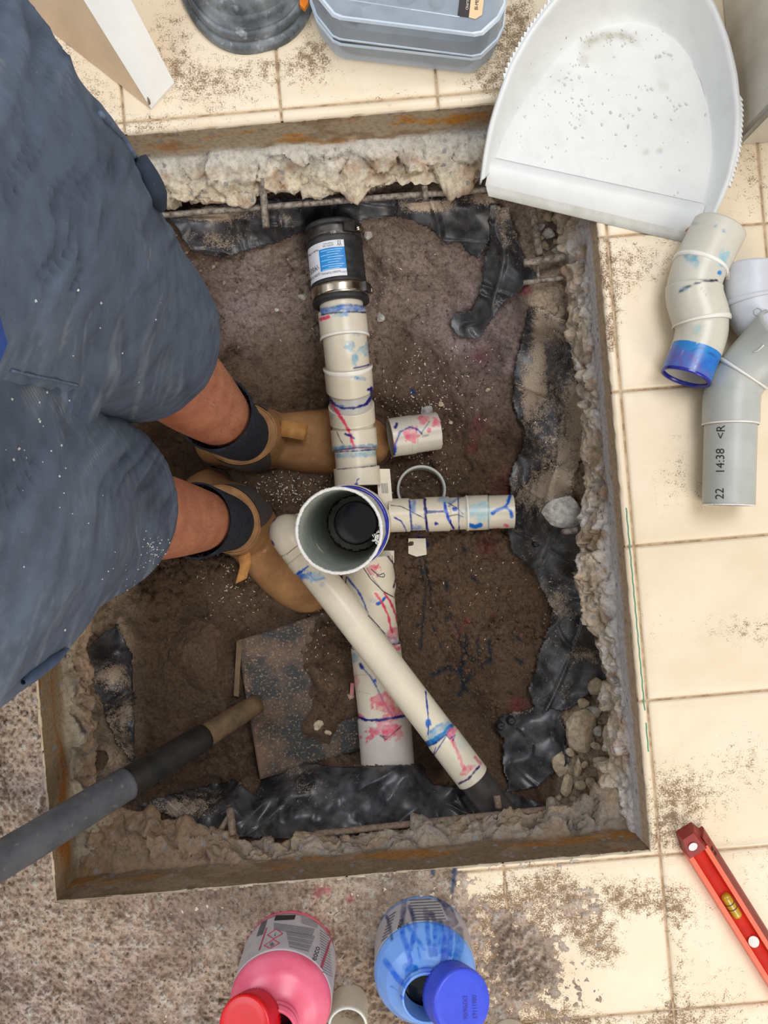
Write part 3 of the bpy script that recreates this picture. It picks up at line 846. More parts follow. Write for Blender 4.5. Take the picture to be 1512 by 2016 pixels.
def soil_here(px, py):
    q = cast(soil_bvh, px, py, 0.0)
    return float(q[2]) if q is not None else -0.25

# ------------------------------------------------------------------ torn black membrane
def sheet(name, poly, label, lift=0.006, dust=None, seed=1, fold=0.006, zf=None, step=3.2):
    poly = [(float(a), float(b)) for a, b in poly]
    xs = [a for a, b in poly]; ys = [b for a, b in poly]
    ax = np.arange(min(xs) - 6, max(xs) + 6, step); ay = np.arange(min(ys) - 6, max(ys) + 6, step)
    AX, AY = np.meshgrid(ax, ay)
    jx = 4.0 * fbm(AX / 14, AY / 14, 0, seed, 3); jy = 4.0 * fbm(AX / 14, AY / 14, 5, seed + 3, 3)
    ins = in_poly(AX + jx, AY + jy, poly)
    zz = soil_z(AX, AY) if zf is None else zf(AX, AY)
    # smooth the ground a little: the sheet spans small hollows
    for _ in range(3):
        zp = np.pad(zz, 1, mode='edge')
        zz = (zp[:-2, 1:-1] + zp[2:, 1:-1] + zp[1:-1, :-2] + zp[1:-1, 2:] + 2 * zz) / 6
    for _ in range(26):
        zp = np.pad(zz, 1, mode='edge')
        zz = (zp[:-2, 1:-1] + zp[2:, 1:-1] + zp[1:-1, :-2] + zp[1:-1, 2:] + 2 * zz) / 6
    ra_ = math.radians(seed * 37 % 180); wv = AX * math.cos(ra_) + AY * math.sin(ra_); wl_ = -AX * math.sin(ra_) + AY * math.cos(ra_)
    rid = np.maximum(1 - np.abs(fbm(wv / 95, wl_ / 260, 0, seed + 9, 2)) * 9.0, (1 - np.abs(fbm(wl_ / 70, wv / 200, 4, seed + 13, 2)) * 12.0) * .7)
    zz = zz + lift + .004 + fold * np.clip(rid, 0, 1) + 0.0012 * fbm(AX / 30, AY / 30, 0, seed + 5, 2)
    zz = np.maximum(zz, soil_z(AX, AY) + .0008)
    zz = np.minimum(zz, -0.105)
    idx = -np.ones(AX.shape, int)
    f = ins[:-1, :-1] & ins[1:, :-1] & ins[:-1, 1:] & ins[1:, 1:]
    use = np.zeros(AX.shape, bool)
    use[:-1, :-1] |= f; use[1:, :-1] |= f; use[:-1, 1:] |= f; use[1:, 1:] |= f
    idx[use] = np.arange(use.sum())
    j, i = np.nonzero(f)
    faces = np.stack([idx[j, i], idx[j + 1, i], idx[j + 1, i + 1], idx[j, i + 1]], -1)
    v = PV(AX[use], AY[use], zz[use])
    dv = np.full(use.sum(), 0.10 if seed != 25 else 0.2)
    for (bx_, by_, rx, ry, val) in (dust or []):
        dv = dv + val * np.exp(-((AX[use] - bx_) / rx) ** 2 - ((AY[use] - by_) / ry) ** 2)
    o = mk(name, v, faces, M['plastic'], None, attrs={'dust': dv})
    md = o.modifiers.new('thickness', 'SOLIDIFY'); md.thickness = 0.0007
    tag(o, label, 'plastic sheet', 'torn pieces of black membrane')
    return o
sheet('plastic_sheet', [(320, 420), (480, 392), (700, 385), (960, 378), (985, 400), (968, 470), (940, 512), (925, 505), (905, 478), (880, 485), (850, 455), (800, 430), (760, 430), (700, 438), (610, 452), (560, 475), (500, 490), (435, 512), (380, 498)],
      'shiny black plastic strip behind the flexible coupling', dust=[(420, 420, 70, 14, .8), (430, 470, 60, 30, .3), (840, 405, 60, 14, .7), (960, 390, 40, 16, .6), (560, 430, 20, 20, .3)], seed=5, fold=.010)
sheet('plastic_sheet', [(962, 398), (1000, 405), (1012, 445), (1036, 515), (1060, 545), (1000, 590), (965, 635), (945, 672), (895, 662), (880, 640), (890, 620), (925, 612), (945, 575), (948, 530), (962, 480)],
      'crumpled black plastic flap hanging below the dustpan lip', dust=[(985, 420, 24, 24, .4), (1000, 470, 26, 40, .3)], seed=15, fold=.010)
sheet('plastic_sheet', [(1040, 600), (1078, 612), (1130, 636), (1152, 760), (1146, 900), (1125, 960), (1155, 1050), (1150, 1150), (1180, 1260), (1200, 1330), (1172, 1362), (1112, 1400), (1060, 1405), (1038, 1365), (1062, 1280), (1086, 1200), (1050, 1130), (1010, 1090), (995, 1050), (1004, 1000), (1003, 965), (1000, 940), (1025, 880), (1030, 850), (1005, 790), (1015, 700), (1030, 650)],
      'long dusty black plastic sheet lying against the right edge of the hole', dust=[(1060, 700, 14, 110, .5), (1040, 770, 14, 60, .45), (1100, 640, 40, 40, .4), (1140, 800, 24, 60, .5), (1120, 900, 50, 60, .42), (1040, 980, 40, 30, .3), (1090, 960, 40, 30, .5), (1090, 780, 60, 60, .16), (1100, 1190, 24, 30, .4), (1150, 1290, 30, 14, .35)], seed=25, fold=.009)
sheet('plastic_sheet', [(988, 1408), (1030, 1396), (1062, 1384), (1100, 1398), (1116, 1440), (1112, 1470), (1122, 1500), (1082, 1530), (1060, 1552), (1000, 1562), (996, 1530), (986, 1500), (990, 1460), (972, 1432)],
      'dark purplish plastic patch with two black bolts near the broken stones', dust=[(1020, 1400, 30, 12, .3), (1080, 1460, 60, 50, .06)], seed=35, fold=.004)
sheet('plastic_sheet', [(470, 1650), (400, 1640), (330, 1606), (262, 1584), (400, 1545), (462, 1534), (500, 1562), (530, 1502), (572, 1490), (640, 1506), (700, 1508), (830, 1502), (852, 1540), (900, 1548), (985, 1552), (1085, 1585), (900, 1612), (620, 1655)],
      'dark torn plastic sheet lying along the front edge of the hole', dust=[(575, 1515, 50, 16, .32), (600, 1560, 50, 24, .18), (390, 1580, 60, 40, .25), (330, 1590, 60, 20, .4)], seed=45, fold=.010)
sheet('plastic_sheet', [(232, 1225), (262, 1290), (268, 1420), (268, 1505), (232, 1470), (196, 1380), (165, 1310), (185, 1260)],
      'sand-covered black plastic piece below the left shorts pocket', dust=[(215, 1330, 40, 26, .6), (250, 1400, 16, 40, .35), (222, 1430, 30, 50, .4), (250, 1480, 20, 20, .4)], seed=55, fold=.004)

# ------------------------------------------------------------------ reinforcing rods
def rebar(px, z, r, label, mt='rebar', bend=None):
    pth = px_path([(a, b, zz) for (a, b), zz in zip(px, z)], 0.01)
    pr = [(0, .0002), (0, r)]
    n = int(pth.L / 0.006)
    for i in range(1, n):
        pr.append((pth.L * i / n, r * (1.0 + 0.06 * (i % 2))))
    pr += [(pth.L, r), (pth.L, .0002)]
    v, f, c = sweep(pth, pr, 12, ds=10)
    o = mk('reinforcing_rod', v, f, M[mt])
    tag(o, label, 'steel rod', 'reinforcing steel in the concrete edges')
    return o
rebar([(315, 424), (520, 408), (760, 388), (980, 372)], (-.112, -.112, -.111, -.108), .0042, 'long steel rod running across behind the flexible coupling')
rebar([(516, 350), (520, 400), (524, 448)], (-.088, -.104, -.108), .0052, 'short thick steel stub crossing the long rod behind the coupling')
rebar([(836, 366), (838, 394)], (-.093, -.101), .0042, 'tiny steel stub at the right end of the back rod')
rebar([(1049, 412), (1062, 504)], (-.098, -.102), .0058, 'steel stub beside the gravel pocket under the dustpan lip')
rebar([(1031, 518), (1112, 506)], (-.098, -.093), .0058, 'bright cut steel stub pointing left from the right edge of the hole')
rebar([(1030, 557), (1108, 547)], (-.108, -.104), .0036, 'thin lower steel rod below the bright cut stub')
rebar([(1058, 520), (1060, 552)], (-.1, -.108), .0025, 'thin wire tie hanging from the bright cut stub')
rebar([(1108, 1048), (1140, 1043)], (-.135, -.12), .0045, 'short steel stub under the grey rock on the right')
rebar([(620, 1642), (900, 1612), (1185, 1582)], (-.108, -.108, -.108), .0045, 'long steel rod lying along the front edge of the hole', 'rust')
rebar([(978, 1566), (982, 1590)], (-.11, -.108), .0048, 'small steel stub on the front rod near the dark pipe end', 'rust')
rebar([(453, 1592), (459, 1645)], (-.118, -.1), .0055, 'upright steel stub on the front edge left of the torn sheet', 'rust')
rebar([(452, 1606), (425, 1648)], (-.121, -.112), .004, 'thin sandy rod leaning beside the upright front stub', 'rust')

# ------------------------------------------------------------------ stones and clods
def rock_mesh(size, seed, flat=0.75, sub=2, cuts=9):
    bm = bmesh.new()
    bmesh.ops.create_icosphere(bm, subdivisions=sub, radius=1.0)
    v = np.array([q.co[:] for q in bm.verts])
    r = np.random.default_rng(seed)
    for _ in range(cuts):
        n = r.normal(size=3); n /= np.linalg.norm(n)
        h = r.uniform(0.5, 0.85)
        d = v @ n
        v = v - np.where(d > h, d - h, 0)[:, None] * n
    v = v * (1 + 0.06 * fbm(v[:, 0] * 3 + seed, v[:, 1] * 3, v[:, 2] * 3, seed, 3))[:, None]
    if sub >= 4: v = v * (1 + 0.10 * fbm(v[:, 0] * 5 + seed, v[:, 1] * 5, v[:, 2] * 5, seed + 3, 5, .65))[:, None]
    v = v * np.array(size)
    v[:, 2] *= flat
    f = [[q.index for q in p.verts] for p in bm.faces]
    bm.free()
    return v, f
def rock(name, px, py, z, sx, sy, rot, mt, label, cat, group, seed, hz=None, tilt=0.0, sub=2):
    d = H - z
    k = d / F
    v, f = rock_mesh((sx * k, sy * k, (hz or (sx + sy) / 2) * k), seed, 0.7, sub)
    R = Matrix.Rotation(math.radians(-rot), 3, 'Z') @ Matrix.Rotation(math.radians(tilt), 3, 'X')
    v = v @ np.array(R).T + P(px, py, z)
    o = mk(name, v, f, M[mt], None, smooth_sh=False)
    tag(o, label, cat, group)
    return o
G1 = 'gravel in the pocket under the dustpan lip'
for i, (a, b, sx, sy, r_, m_, lb) in enumerate([(1082, 460, 15, 12, 10, 'rockgrey', 'largest pale gravel stone in the pocket under the dustpan'), (1071, 484, 12, 9, 60, 'rock', 'brown wedge stone at the lower left of the gravel pocket'),
        (1098, 492, 14, 11, -20, 'rockgrey', 'grey stone at the bottom right of the gravel pocket'), (1064, 468, 8, 7, 0, 'rock', 'small stone touching the upright steel stub in the gravel pocket'),
        (1080, 428, 13, 10, 30, 'rock', 'flat stone at the top of the gravel pocket'), (1096, 476, 9, 7, 50, 'rock', 'small dark stone at the centre of the gravel pocket'),
        (1067, 446, 7, 8, 0, 'rockgrey', 'narrow pale stone at the upper left of the gravel pocket')]):
    rock('gravel_stone', a, b, soil_here(a, b) + .004, sx, sy, r_, m_, lb, 'stone', G1, 500 + i)
G2 = 'broken stones at the right front corner of the hole'
for i, (a, b, sx, sy, r_, m_, lb) in enumerate([(1146, 1440, 36, 44, 8, 'rock', 'largest flat broken stone in the right front corner'), (1104, 1504, 24, 28, -25, 'rock', 'pale triangular stone beside the plastic patch with bolts'),
        (1114, 1545, 16, 24, 10, 'rock', 'wedge stone just below the pale triangular one'), (1137, 1508, 10, 22, 12, 'rock', 'narrow upright stone right of the triangular one'),
        (1168, 1402, 18, 14, 20, 'rockgrey', 'grey stone above the largest flat stone'), (1130, 1370, 11, 11, 0, 'rock', 'small yellowish stone at the top of the corner rubble'),
        (1176, 1352, 22, 20, 40, 'rock', 'rounded lump at the top right of the corner rubble'), (1143, 1545, 12, 11, 0, 'rock', 'small square stone right of the wedge stone'),
        (1162, 1542, 12, 12, 40, 'rock', 'small stone nearest the front rod end in the corner'), (1180, 1500, 16, 14, 10, 'rock', 'tan stone under the broken lip in the corner'),
        (1148, 1385, 15, 11, 10, 'rock', 'crumbly stone just above the largest flat stone'), (1124, 1480, 11, 10, 30, 'rock', 'small stone between the largest flat stone and the triangular one'),
        (1100, 1570, 8, 7, 0, 'rock', 'pebble at the bottom of the corner rubble near the rod'), (1130, 1572, 9, 6, 0, 'rock', 'second pebble at the bottom of the corner rubble'),
        (1176, 1440, 9, 14, 0, 'rockgrey', 'thin grey sliver right of the largest flat stone'), (1172, 1470, 12, 9, 30, 'rock', 'lumpy stone at the right below the grey sliver'),
        (1150, 1505, 9, 8, 0, 'rock', 'pebble between the narrow upright stone and the tan stone')]):
    rock('broken_stone', a, b, soil_here(a, b) + .009, sx, sy, r_, m_, lb, 'stone', G2, 540 + i)
rock('concrete_lump', 1112, 1008, -.145, 46, 32, -8, 'rockgrey', 'grey jagged concrete lump at the right edge above the steel stub', 'stone', None, 601, hz=30, sub=3)
rock('soil_clod', 395, 1300, -.262, 66, 80, 8, 'clod', 'large rounded soil clod left of the shovel blade', 'clod', None, 602, hz=34, sub=5)
rock('soil_clod', 193, 1492, -.128, 20, 26, -30, 'clod', 'small sandy clod under the shovel handle at the left edge', 'clod', None, 603, sub=2)
rock('concrete_lump', 355, 1635, -.13, 30, 22, 10, 'rock', 'cream concrete lump at the front left corner beside the torn sheet', 'stone', None, 604, sub=3)
G3 = 'loose stones lying on the soil'
for i, (a, b, sx, sy, r_, m_, lb) in enumerate([(727, 462, 11, 13, 20, 'rockgrey', 'grey stone touching the top hose clamp screw'), (842, 810, 16, 12, -25, 'rockgrey', 'angular grey stone above the pink-splashed offcut'),
        (750, 624, 9, 12, 10, 'rockgrey', 'glassy pale stone right of the coupling end'), (868, 795, 8, 6, 0, 'rock', 'small tan stone right of the angular grey stone'), (596, 585, 12, 8, 20, 'rockgrey', 'pale stone left of the coupling end'),
        (627, 1430, 13, 12, -40, 'rock', 'thin pale stone chip between the shovel blade and the lower pipe'), (646, 1442, 8, 7, 0, 'rock', 'small chip beside the thin pale stone chip'), (960, 768, 6, 5, 0, 'rock', 'small pale pebble near the dark soil hollow'),
        (690, 1370, 8, 7, 0, 'rock', 'round pebble left of the lower pipe'), (888, 832, 5, 4, 0, 'rock', 'tiny tan pebble right of the pink-splashed offcut'), (545, 610, 5, 4, 0, 'rockgrey', 'tiny grey pebble on the dry bank left of the pipe')]):
    rock('stone', a, b, soil_here(a, b) + .003, sx, sy, r_, m_, lb, 'stone', G3, 640 + i)

# two black bolts on the plastic patch and one black stud on the long sheet
for (a, b, r_, lb) in [(985, 1427, 8.5, 'left of two round black bolts on the purplish plastic patch'), (1005, 1417, 7.5, 'right of two round black bolts on the purplish plastic patch'), (1053, 1071, 5.5, 'single round black stud on the long plastic sheet')]:
    z = soil_here(a, b) + .008
    q = P(a, b, z); rr = r_ * (H - z) / F
    o = rod('plastic_stud', q, q + np.array([0, 0, .012]), rr, M['rubber'], n=20, prof=[(0, .0001), (0, rr * 1.2), (.003, rr * 1.2), (.004, rr), (.010, rr), (.012, rr * .8), (.0125, rr * .35), (.011, .0001)])
    tag(o, lb, 'bolt', 'black studs in the membrane')

# ------------------------------------------------------------------ loose dry sand on the tiles
def sand_T(x, y):
    t = 1.25 * smooth(210, 120, x - (y - 1400) * .1) * smooth(1300, 1390, y)
    t = np.maximum(t, 1.25 * smooth(1660, 1720, y + 0.06 * (x - 600)) * smooth(820, 600, x))
    t = np.maximum(t, 0.86 * smooth(1690, 1730, y) * smooth(1010, 880, x))
    t = np.maximum(t, 0.9 * np.exp(-((x - 1020) / 75) ** 2 - ((y - 1890) / 100) ** 2))
    t = np.maximum(t, 0.55 * np.exp(-((x - 1120) / 110) ** 2 - ((y - 1780) / 40) ** 2))
    t = np.maximum(t, 0.6 * np.exp(-((x - 900) / 110) ** 2 - ((y - 2010) / 60) ** 2))
    t = t * smooth(-330, -180, x) * smooth(2255, 2130, y)
    for (bx_, by_, rx, ry, ang, val) in [(380, 1790, 70, 16, -10, .75), (330, 2000, 70, 32, 0, .8), (960, 1745, 60, 22, 0, .5), (30, 1880, 14, 22, 0, .8), (30, 1600, 60, 8, -20, .3), (215, 1905, 8, 40, 5, .3), (60, 1580, 7, 40, -30, .3), (700, 1760, 50, 10, -5, .3)]:
        ca, sa = math.cos(math.radians(ang)), math.sin(math.radians(ang))
        ux = (x - bx_) * ca + (y - by_) * sa; uy = -(x - bx_) * sa + (y - by_) * ca
        t = t - val * np.exp(-(ux / rx) ** 2 - (uy / ry) ** 2)
    return t
ax = np.arange(-330, 1190, 3.0); ay = np.arange(1340, 2260, 3.0)
AX, AY = np.meshgrid(ax, ay)
T = sand_T(AX, AY)
n_a = fbm(AX / 55, AY / 55, 0, 901, 4); n_b = fbm(AX / 12, AY / 12, 0, 903, 4, .65); n_c = vnoise(AX / 4.5, AY / 4.5, 0, 907)
hgt = T * 0.62 + n_a * .22 + n_b * .40 + n_c * .12 - 0.22
uu = (AX - CX) * CT + (CY - AY) * ST; vv_ = -(AX - CX) * ST + (CY - AY) * CT
pit = (uu > U0 + 3 + 5 * n_b) & (uu < U1 + 2) & (vv_ > V0 + 3 + 6 * n_b) & (vv_ < V1)
ins = (hgt > -0.16) & ~pit
zz = np.clip(hgt, 0, 1.2) * 0.012 + (0.0085 * np.maximum(n_b, 0) + 0.003 * n_c) * np.clip(T, 0, 1) * smooth(0, .25, hgt)
zz = np.where(hgt < 0.0, hgt * 0.014, zz)
use = np.zeros(AX.shape, bool)
f = ins[:-1, :-1] & ins[1:, :-1] & ins[:-1, 1:] & ins[1:, 1:]
use[:-1, :-1] |= f; use[1:, :-1] |= f; use[:-1, 1:] |= f; use[1:, 1:] |= f
idx = -np.ones(AX.shape, int); idx[use] = np.arange(use.sum())
j, i = np.nonzero(f)
faces = np.stack([idx[j, i], idx[j + 1, i], idx[j + 1, i + 1], idx[j, i + 1]], -1)
x_, y_ = AX[use], AY[use]
cc = np.repeat(lin((238, 212, 188))[None, :], len(x_), 0)
cc = mix3(cc, lin((230, 204, 192)), smooth(-.2, .5, fbm(x_ / 130, y_ / 130, 0, 911, 3)) * smooth(700, 200, x_))
cc = mix3(cc, lin((158, 128, 104)), smooth(.1, .55, fbm(x_ / 40, y_ / 40, 0, 913, 4)) * .6)
cc = mix3(cc, lin((84, 66, 56)), np.clip(np.exp(-((x_ - 1020) / 70) ** 2 - ((y_ - 1890) / 80) ** 2) * 1.1 * (.6 + fbm(x_ / 20, y_ / 20, 0, 915, 3)), 0, 1) * .8)
cc = mix3(cc, lin((252, 238, 222)), smooth(.12, .45, n_b[use]) * .8)
cc = mix3(cc, lin((140, 112, 96)), smooth(.15, .5, -n_b[use]) * .7)
for (bx_, by_) in [(645, 1752), (690, 1772), (625, 1760)]:
    cc = mix3(cc, lin((206, 96, 116)), np.clip(1.2 - (np.hypot(x_ - bx_, y_ - by_) + 6 * n_b[use]) / 12, 0, 1) * .7)
for pts in ([(820, 1692), (822, 1712)], [(897, 1700), (890, 1755)], [(850, 1700), (852, 1720)]):
    cc = mix3(cc, lin((30, 80, 120)), np.clip(1.3 - (seg_dist(x_, y_, pts) + 2 * n_b[use]) / 6, 0, 1) * .9)
cc = np.clip(cc * 1.1, 0, 1)
cc = mix3(cc, lin((168, 138, 116)), smooth(-.05, .5, fbm(x_ / 110, y_ / 110, 0, 921, 3)) * .55)
sand = mk('loose_sand', PV(x_, y_, zz[use]), faces, M['sand'], None, cols=cc)
tag(sand, 'thick layer of dry pinkish sand spilled over the front left tiles', 'sand', kind='stuff')
# ------------------------------------------------------------------ the glued drain assembly
PVC = (222, 212, 190)
drain = empty('drain_pipe_assembly', P(690, 1035, -.33), 'cream plastic drain pipes glued around an upright open pipe in the hole', 'pipe')
DB, MB, LB, PK = (20, 26, 124), (16, 100, 180), (84, 158, 192), (222, 70, 104)
TOPS = [('line', [(636, 613), (676, 605), (716, 607)], 6.5, MB, 1.5, .92, 2.0), ('line', [(633, 620), (655, 616), (690, 614), (719, 615)], 1.4, (22, 32, 70), .8), ('line', [(632, 629), (646, 624)], 3.2, PK, 1), ('blob', (673, 620), (13, 4, 0), LB, 2, .7),
        ('blob', (681, 618), (4, 5, 0), MB, 1, .9), ('blob', (702, 656), (7, 6, 0), LB, 1.5, .7), ('blob', (688, 683), (9, 9, 30), LB, 2, .75, 3), ('blob', (719, 688), (8, 13, 40), LB, 2, .8, 3), ('blob', (701, 704), (7, 14, 20), LB, 2, .8, 3),
        ('line', [(692, 740), (702, 744), (718, 746)], 3.0, (54, 142, 192), 1.2, .9), ('line', [(697, 725), (718, 721), (732, 716)], 1.2, DB, .8), ('line', [(725, 767), (731, 764)], 3, DB, 1),
        ('line', [(647, 780), (655, 795), (675, 804), (700, 803), (722, 795), (732, 780), (731, 768)], 2.6, (22, 28, 112), 1), ('line', [(660, 798), (675, 801)], 3, (30, 70, 160), 1, .8),
        ('line', [(655, 799), (665, 812), (680, 835), (690, 856), (697, 880)], 3.0, PK, 1), ('blob', (662, 808), (4, 7, -30), PK, 1), ('line', [(680, 855), (690, 858), (698, 864)], 2.2, (30, 28, 120), .8), ('line', [(663, 850), (670, 866), (678, 878)], .7, (50, 50, 70), .6),
        ('blob', (653, 818), (5, 10, 0), LB, 2, .5), ('line', [(658, 884), (700, 881), (740, 879)], 4.2, (58, 128, 172), 1.5, .9, 2), ('line', [(672, 886), (705, 881), (738, 883)], 1.5, (150, 54, 96), 1, .8), ('line', [(660, 890), (700, 888), (738, 885)], 1.2, (20, 60, 110), .7),
        ('line', [(664, 897), (700, 896), (737, 893)], 5, (92, 160, 188), 1.5, .75), ('line', [(664, 924), (700, 921), (740, 917)], 1.0, (40, 40, 60), .7), ('blob', (702, 955), (4.5, 5.5, 0), (30, 28, 130), 1), ('line', [(702, 950), (703, 945), (706, 943)], 1.2, (30, 28, 130), .7)]
chain = px_path([(655, 440, -.170), (684, 714, -.170), (695, 836, -.231), (704, 945, -.233), (706, 1000, -.233)], 0.032)
cy_ = proj(chain.p)[1]
def sy(y): return float(chain.s[np.argmin(np.abs(cy_ - y))])
def pipe_part(name, path, prof, strokes, base=PVC, n=170, ds=.0013, parent=None, mt=None):
    v, f, c = sweep(path, prof, n, ds)
    return mk(name, v, f, M[mt or 'pvc'], parent or drain, cols=paint(v, c, base, strokes))
RP, RS = .0328, .0363
pipe_part('pipe', chain, [(sy(590), RP), (sy(640), RP)], TOPS)
pipe_part('bend_fitting', chain, [(sy(615), RP), (sy(615), RS), (sy(664), RS), (sy(667), RP + .0005), (sy(722), RP + .0005), (sy(725), RS), (sy(766), RS), (sy(766), RP)], TOPS)
for y_ in (665, 724):
    v, f, c = sweep(chain, [(sy(y_) - .0022, RS), (sy(y_) - .0012, RS + .0012), (sy(y_) + .0012, RS + .0012), (sy(y_) + .0022, RS)], 72, .01)
    mk('moulded_ridge', v, f, M['pvcring'], drain)
pipe_part('pipe', chain, [(sy(762), RP), (sy(806), RP)], TOPS, base=(188, 186, 180))
pipe_part('bend_fitting', chain, [(sy(798), RP), (sy(798), RS - .0004), (sy(832), RS - .0004), (sy(836), RP), (sy(843), RP), (sy(845), RS), (sy(885), RS), (sy(885), RP)], TOPS)
pipe_part('pipe', chain, [(sy(880), RP), (sy(925), RP)], TOPS)
pipe_part('socket', chain, [(sy(921), RP), (sy(921), RS + .0004), (sy(957), RS + .0004)], TOPS)

# flexible rubber coupling with two hose clamps and a printed label
def cs(y): return sy(y)
a0, a1 = sy(449), sy(601)
Lc = a1 - a0
pr = [(a0, .030), (a0, .0425), (a0 + .004, .0432), (a0 + .006, .0415), (a0 + .024, .0415), (a0 + .027, .0428), (a0 + .030, .0412)]
k = a0 + .034
while k < a1 - .036:
    pr += [(k, .0412), (k + .004, .0404), (k + .006, .0412)]; k += .0125
pr += [(a1 - .030, .0412), (a1 - .028, .0428), (a1 - .026, .0415), (a1 - .008, .0415), (a1 - .006, .0432), (a1 - .001, .0428), (a1, .0335)]
v, f, c = sweep(chain, pr, 96, .004)
coup = mk('flexible_coupling', v, f, M['rubber'], drain); coup['label'] = 'black ribbed rubber coupling with two steel clamps'
def band(s0, s1, r, mt, name='clamp_band'):
    v, f, c = sweep(chain, [(s0, r - .001), (s0, r), (s1, r), (s1, r - .001)], 96, .004)
    return mk(name, v, f, M[mt], coup)
b1_ = band(a0 + .007, a0 + .0235, .0424, 'bandsteel')
b2_ = band(a1 - .0255, a1 - .0085, .0424, 'steel')
def on_chain(s, th, r):
    p, t, u, b = chain.at(np.array([s])); th = math.radians(th)
    return p[0] + r * (u[0] * math.cos(th) + b[0] * math.sin(th)), t[0], u[0] * math.cos(th) + b[0] * math.sin(th), -u[0] * math.sin(th) + b[0] * math.cos(th)
def boxat(name, o, ex, ey, ez, sx, sy_, sz, mt, parent):
    vv = []
    for dz in (-1, 1):
        for dx, dy in ((-1, -1), (1, -1), (1, 1), (-1, 1)):
            vv.append(o + ex * dx * sx / 2 + ey * dy * sy_ / 2 + ez * dz * sz / 2)
    return mk(name, vv, [(3, 2, 1, 0), (4, 5, 6, 7), (0, 1, 5, 4), (1, 2, 6, 5), (2, 3, 7, 6), (3, 0, 4, 7)], M[mt], parent, smooth_sh=False)
for s_, th_ in ((a0 + .015, -32), (a1 - .017, -66)):
    o_, t_, n_, w_ = on_chain(s_, th_, .0446)
    boxat('worm_housing', o_, t_, w_, n_, .0135, .018, .006, 'bandsteel', coup)
    o2, t2, n2, w2 = on_chain(s_, th_ - 20, .0462)
    sc_ = rod('clamp_screw', o2 + w2 * .004, o2 - w2 * .009, .0042, M['steel'], coup, n=20)
    boxat('screw_slot', o2 - w2 * .0092, t2, w2, n2, .0076, .0006, .0012, 'ink', coup)
def cyl_patch(name, s0, s1, t0, t1, r, mt, parent, nx=24, ny=12):
    V = []
    for j in range(ny + 1):
        for i in range(nx + 1):
            V.append(on_chain(s0 + (s1 - s0) * j / ny, t0 + (t1 - t0) * i / nx, r)[0])
    return mk(name, V, grid_faces(ny + 1, nx + 1), M[mt], parent)
l0, l1 = a0 + .033, a1 - .031
lab = cyl_patch('printed_label', l0, l1, -20, 88, .0419, 'label', coup)
pan = cyl_patch('blue_panel', l0 + .2 * (l1 - l0), l0 + .8 * (l1 - l0), -20, 34, .0421, 'labelblue', coup)
bv = bvh_of(lab, pan)
def lab_text(s, fr_s, th, size, mt, ang=None, sx=1.0):
    p0 = on_chain(l0 + fr_s * (l1 - l0), th, .042)[0]; x0, y0 = proj(p0)
    q0 = on_chain(l0 + fr_s * (l1 - l0), th - 6, .042)[0]; q1 = on_chain(l0 + fr_s * (l1 - l0), th + 6, .042)[0]
    xa, ya = proj(q0); xb, yb = proj(q1)
    an = math.degrees(math.atan2(yb - ya, xb - xa))
    text_px('label_lettering', s, (x0, y0), an, size, bv, M[mt], coup, off=.0003, sx=sx)
lab_text('W', .13, -10, 9, 'ink'); lab_text('DE', .05, -10, 6, 'inkgrey')
lab_text('WaterMark', .08, 12, 4.2, 'inkgrey'); lab_text('AS/NZS 1260', .14, 12, 4.0, 'inkgrey')
lab_text('FLEXIBLE COUPLINGS', .89, 12, 5.2, 'ink', sx=.75); lab_text('DWV', .9, -13, 5.0, 'labelblue')
lab_text('Made in PRC', .2, 52, 6.0, 'ink', sx=.8); lab_text('190050', .66, 58, 13, 'ink', sx=.7); lab_text('DURA FLEX', .86, 54, 7, 'ink', sx=.7)
for i_, fs in enumerate((.25, .31, .38, .45, .52, .59, .66, .72, .77)):
    cyl_patch('fine_print', l0 + fs * (l1 - l0), l0 + (fs + .018) * (l1 - l0), -16 + 5 * (i_ % 3), 30 - 7 * ((i_ * 2) % 4), .0423, 'inkpale', coup, 10, 1)
bv = bvh_of(b1_)
for s, dy, sz in (('036', -4, 8), ('48/71mm', 5, 8)):
    text_px('etched_lettering', s, (656 + (0 if dy < 0 else 1), 461 + dy), -8, sz, bv, M['inksilver'], coup, off=.0003, sx=.9)

# upright open pipe
rt, rb = P(667, 1045, 0.004), P(702, 1029, -.345)
riser = Path([rt, rb], up=(0, 1, 0), step=.004)
pipe_part('riser_pipe', riser, [(0, .0522), (0, .0556), (.150, .0556)], [], n=120, ds=.004, base=(232, 230, 220))
pipe_part('riser_socket', riser, [(.148, .0556), (.148, .0618), (.158, .0625), (.235, .0625), (.245, .0585), (.345, .0585)],
          [('line', [(752, 962), (772, 990), (781, 1040), (770, 1090), (745, 1122)], 1.5, DB, 1, .8), ('blob', (776, 1012), (4, 3, 0), DB, 1), ('blob', (777, 1038), (3, 3, 0), DB, 1), ('blob', (776, 1050), (4, 4, 0), DB, 1)], n=160, ds=.0016)
v, f, c = sweep(riser, [(.0005, .0522), (.2, .0518), (.30, .0500), (.33, .0480), (.333, .036), (.336, .034), (.345, .034)], 96, .01)
mk('pipe_bore', v, f[:, ::-1], M['pvcin'], drain)
v, f, c = sweep(riser, [(.338, .035), (.338, .0001)], 48, .01)
mk('dark_bore_end', v, f, M['liquid'], drain)  # black disc standing in for the darkness down the bore
v, f, c = sweep(riser, [(.331, .0375), (.3295, .0365), (.331, .0355)], 48, .01)
mk('outlet_ring', v, f, M['rubber'], drain)
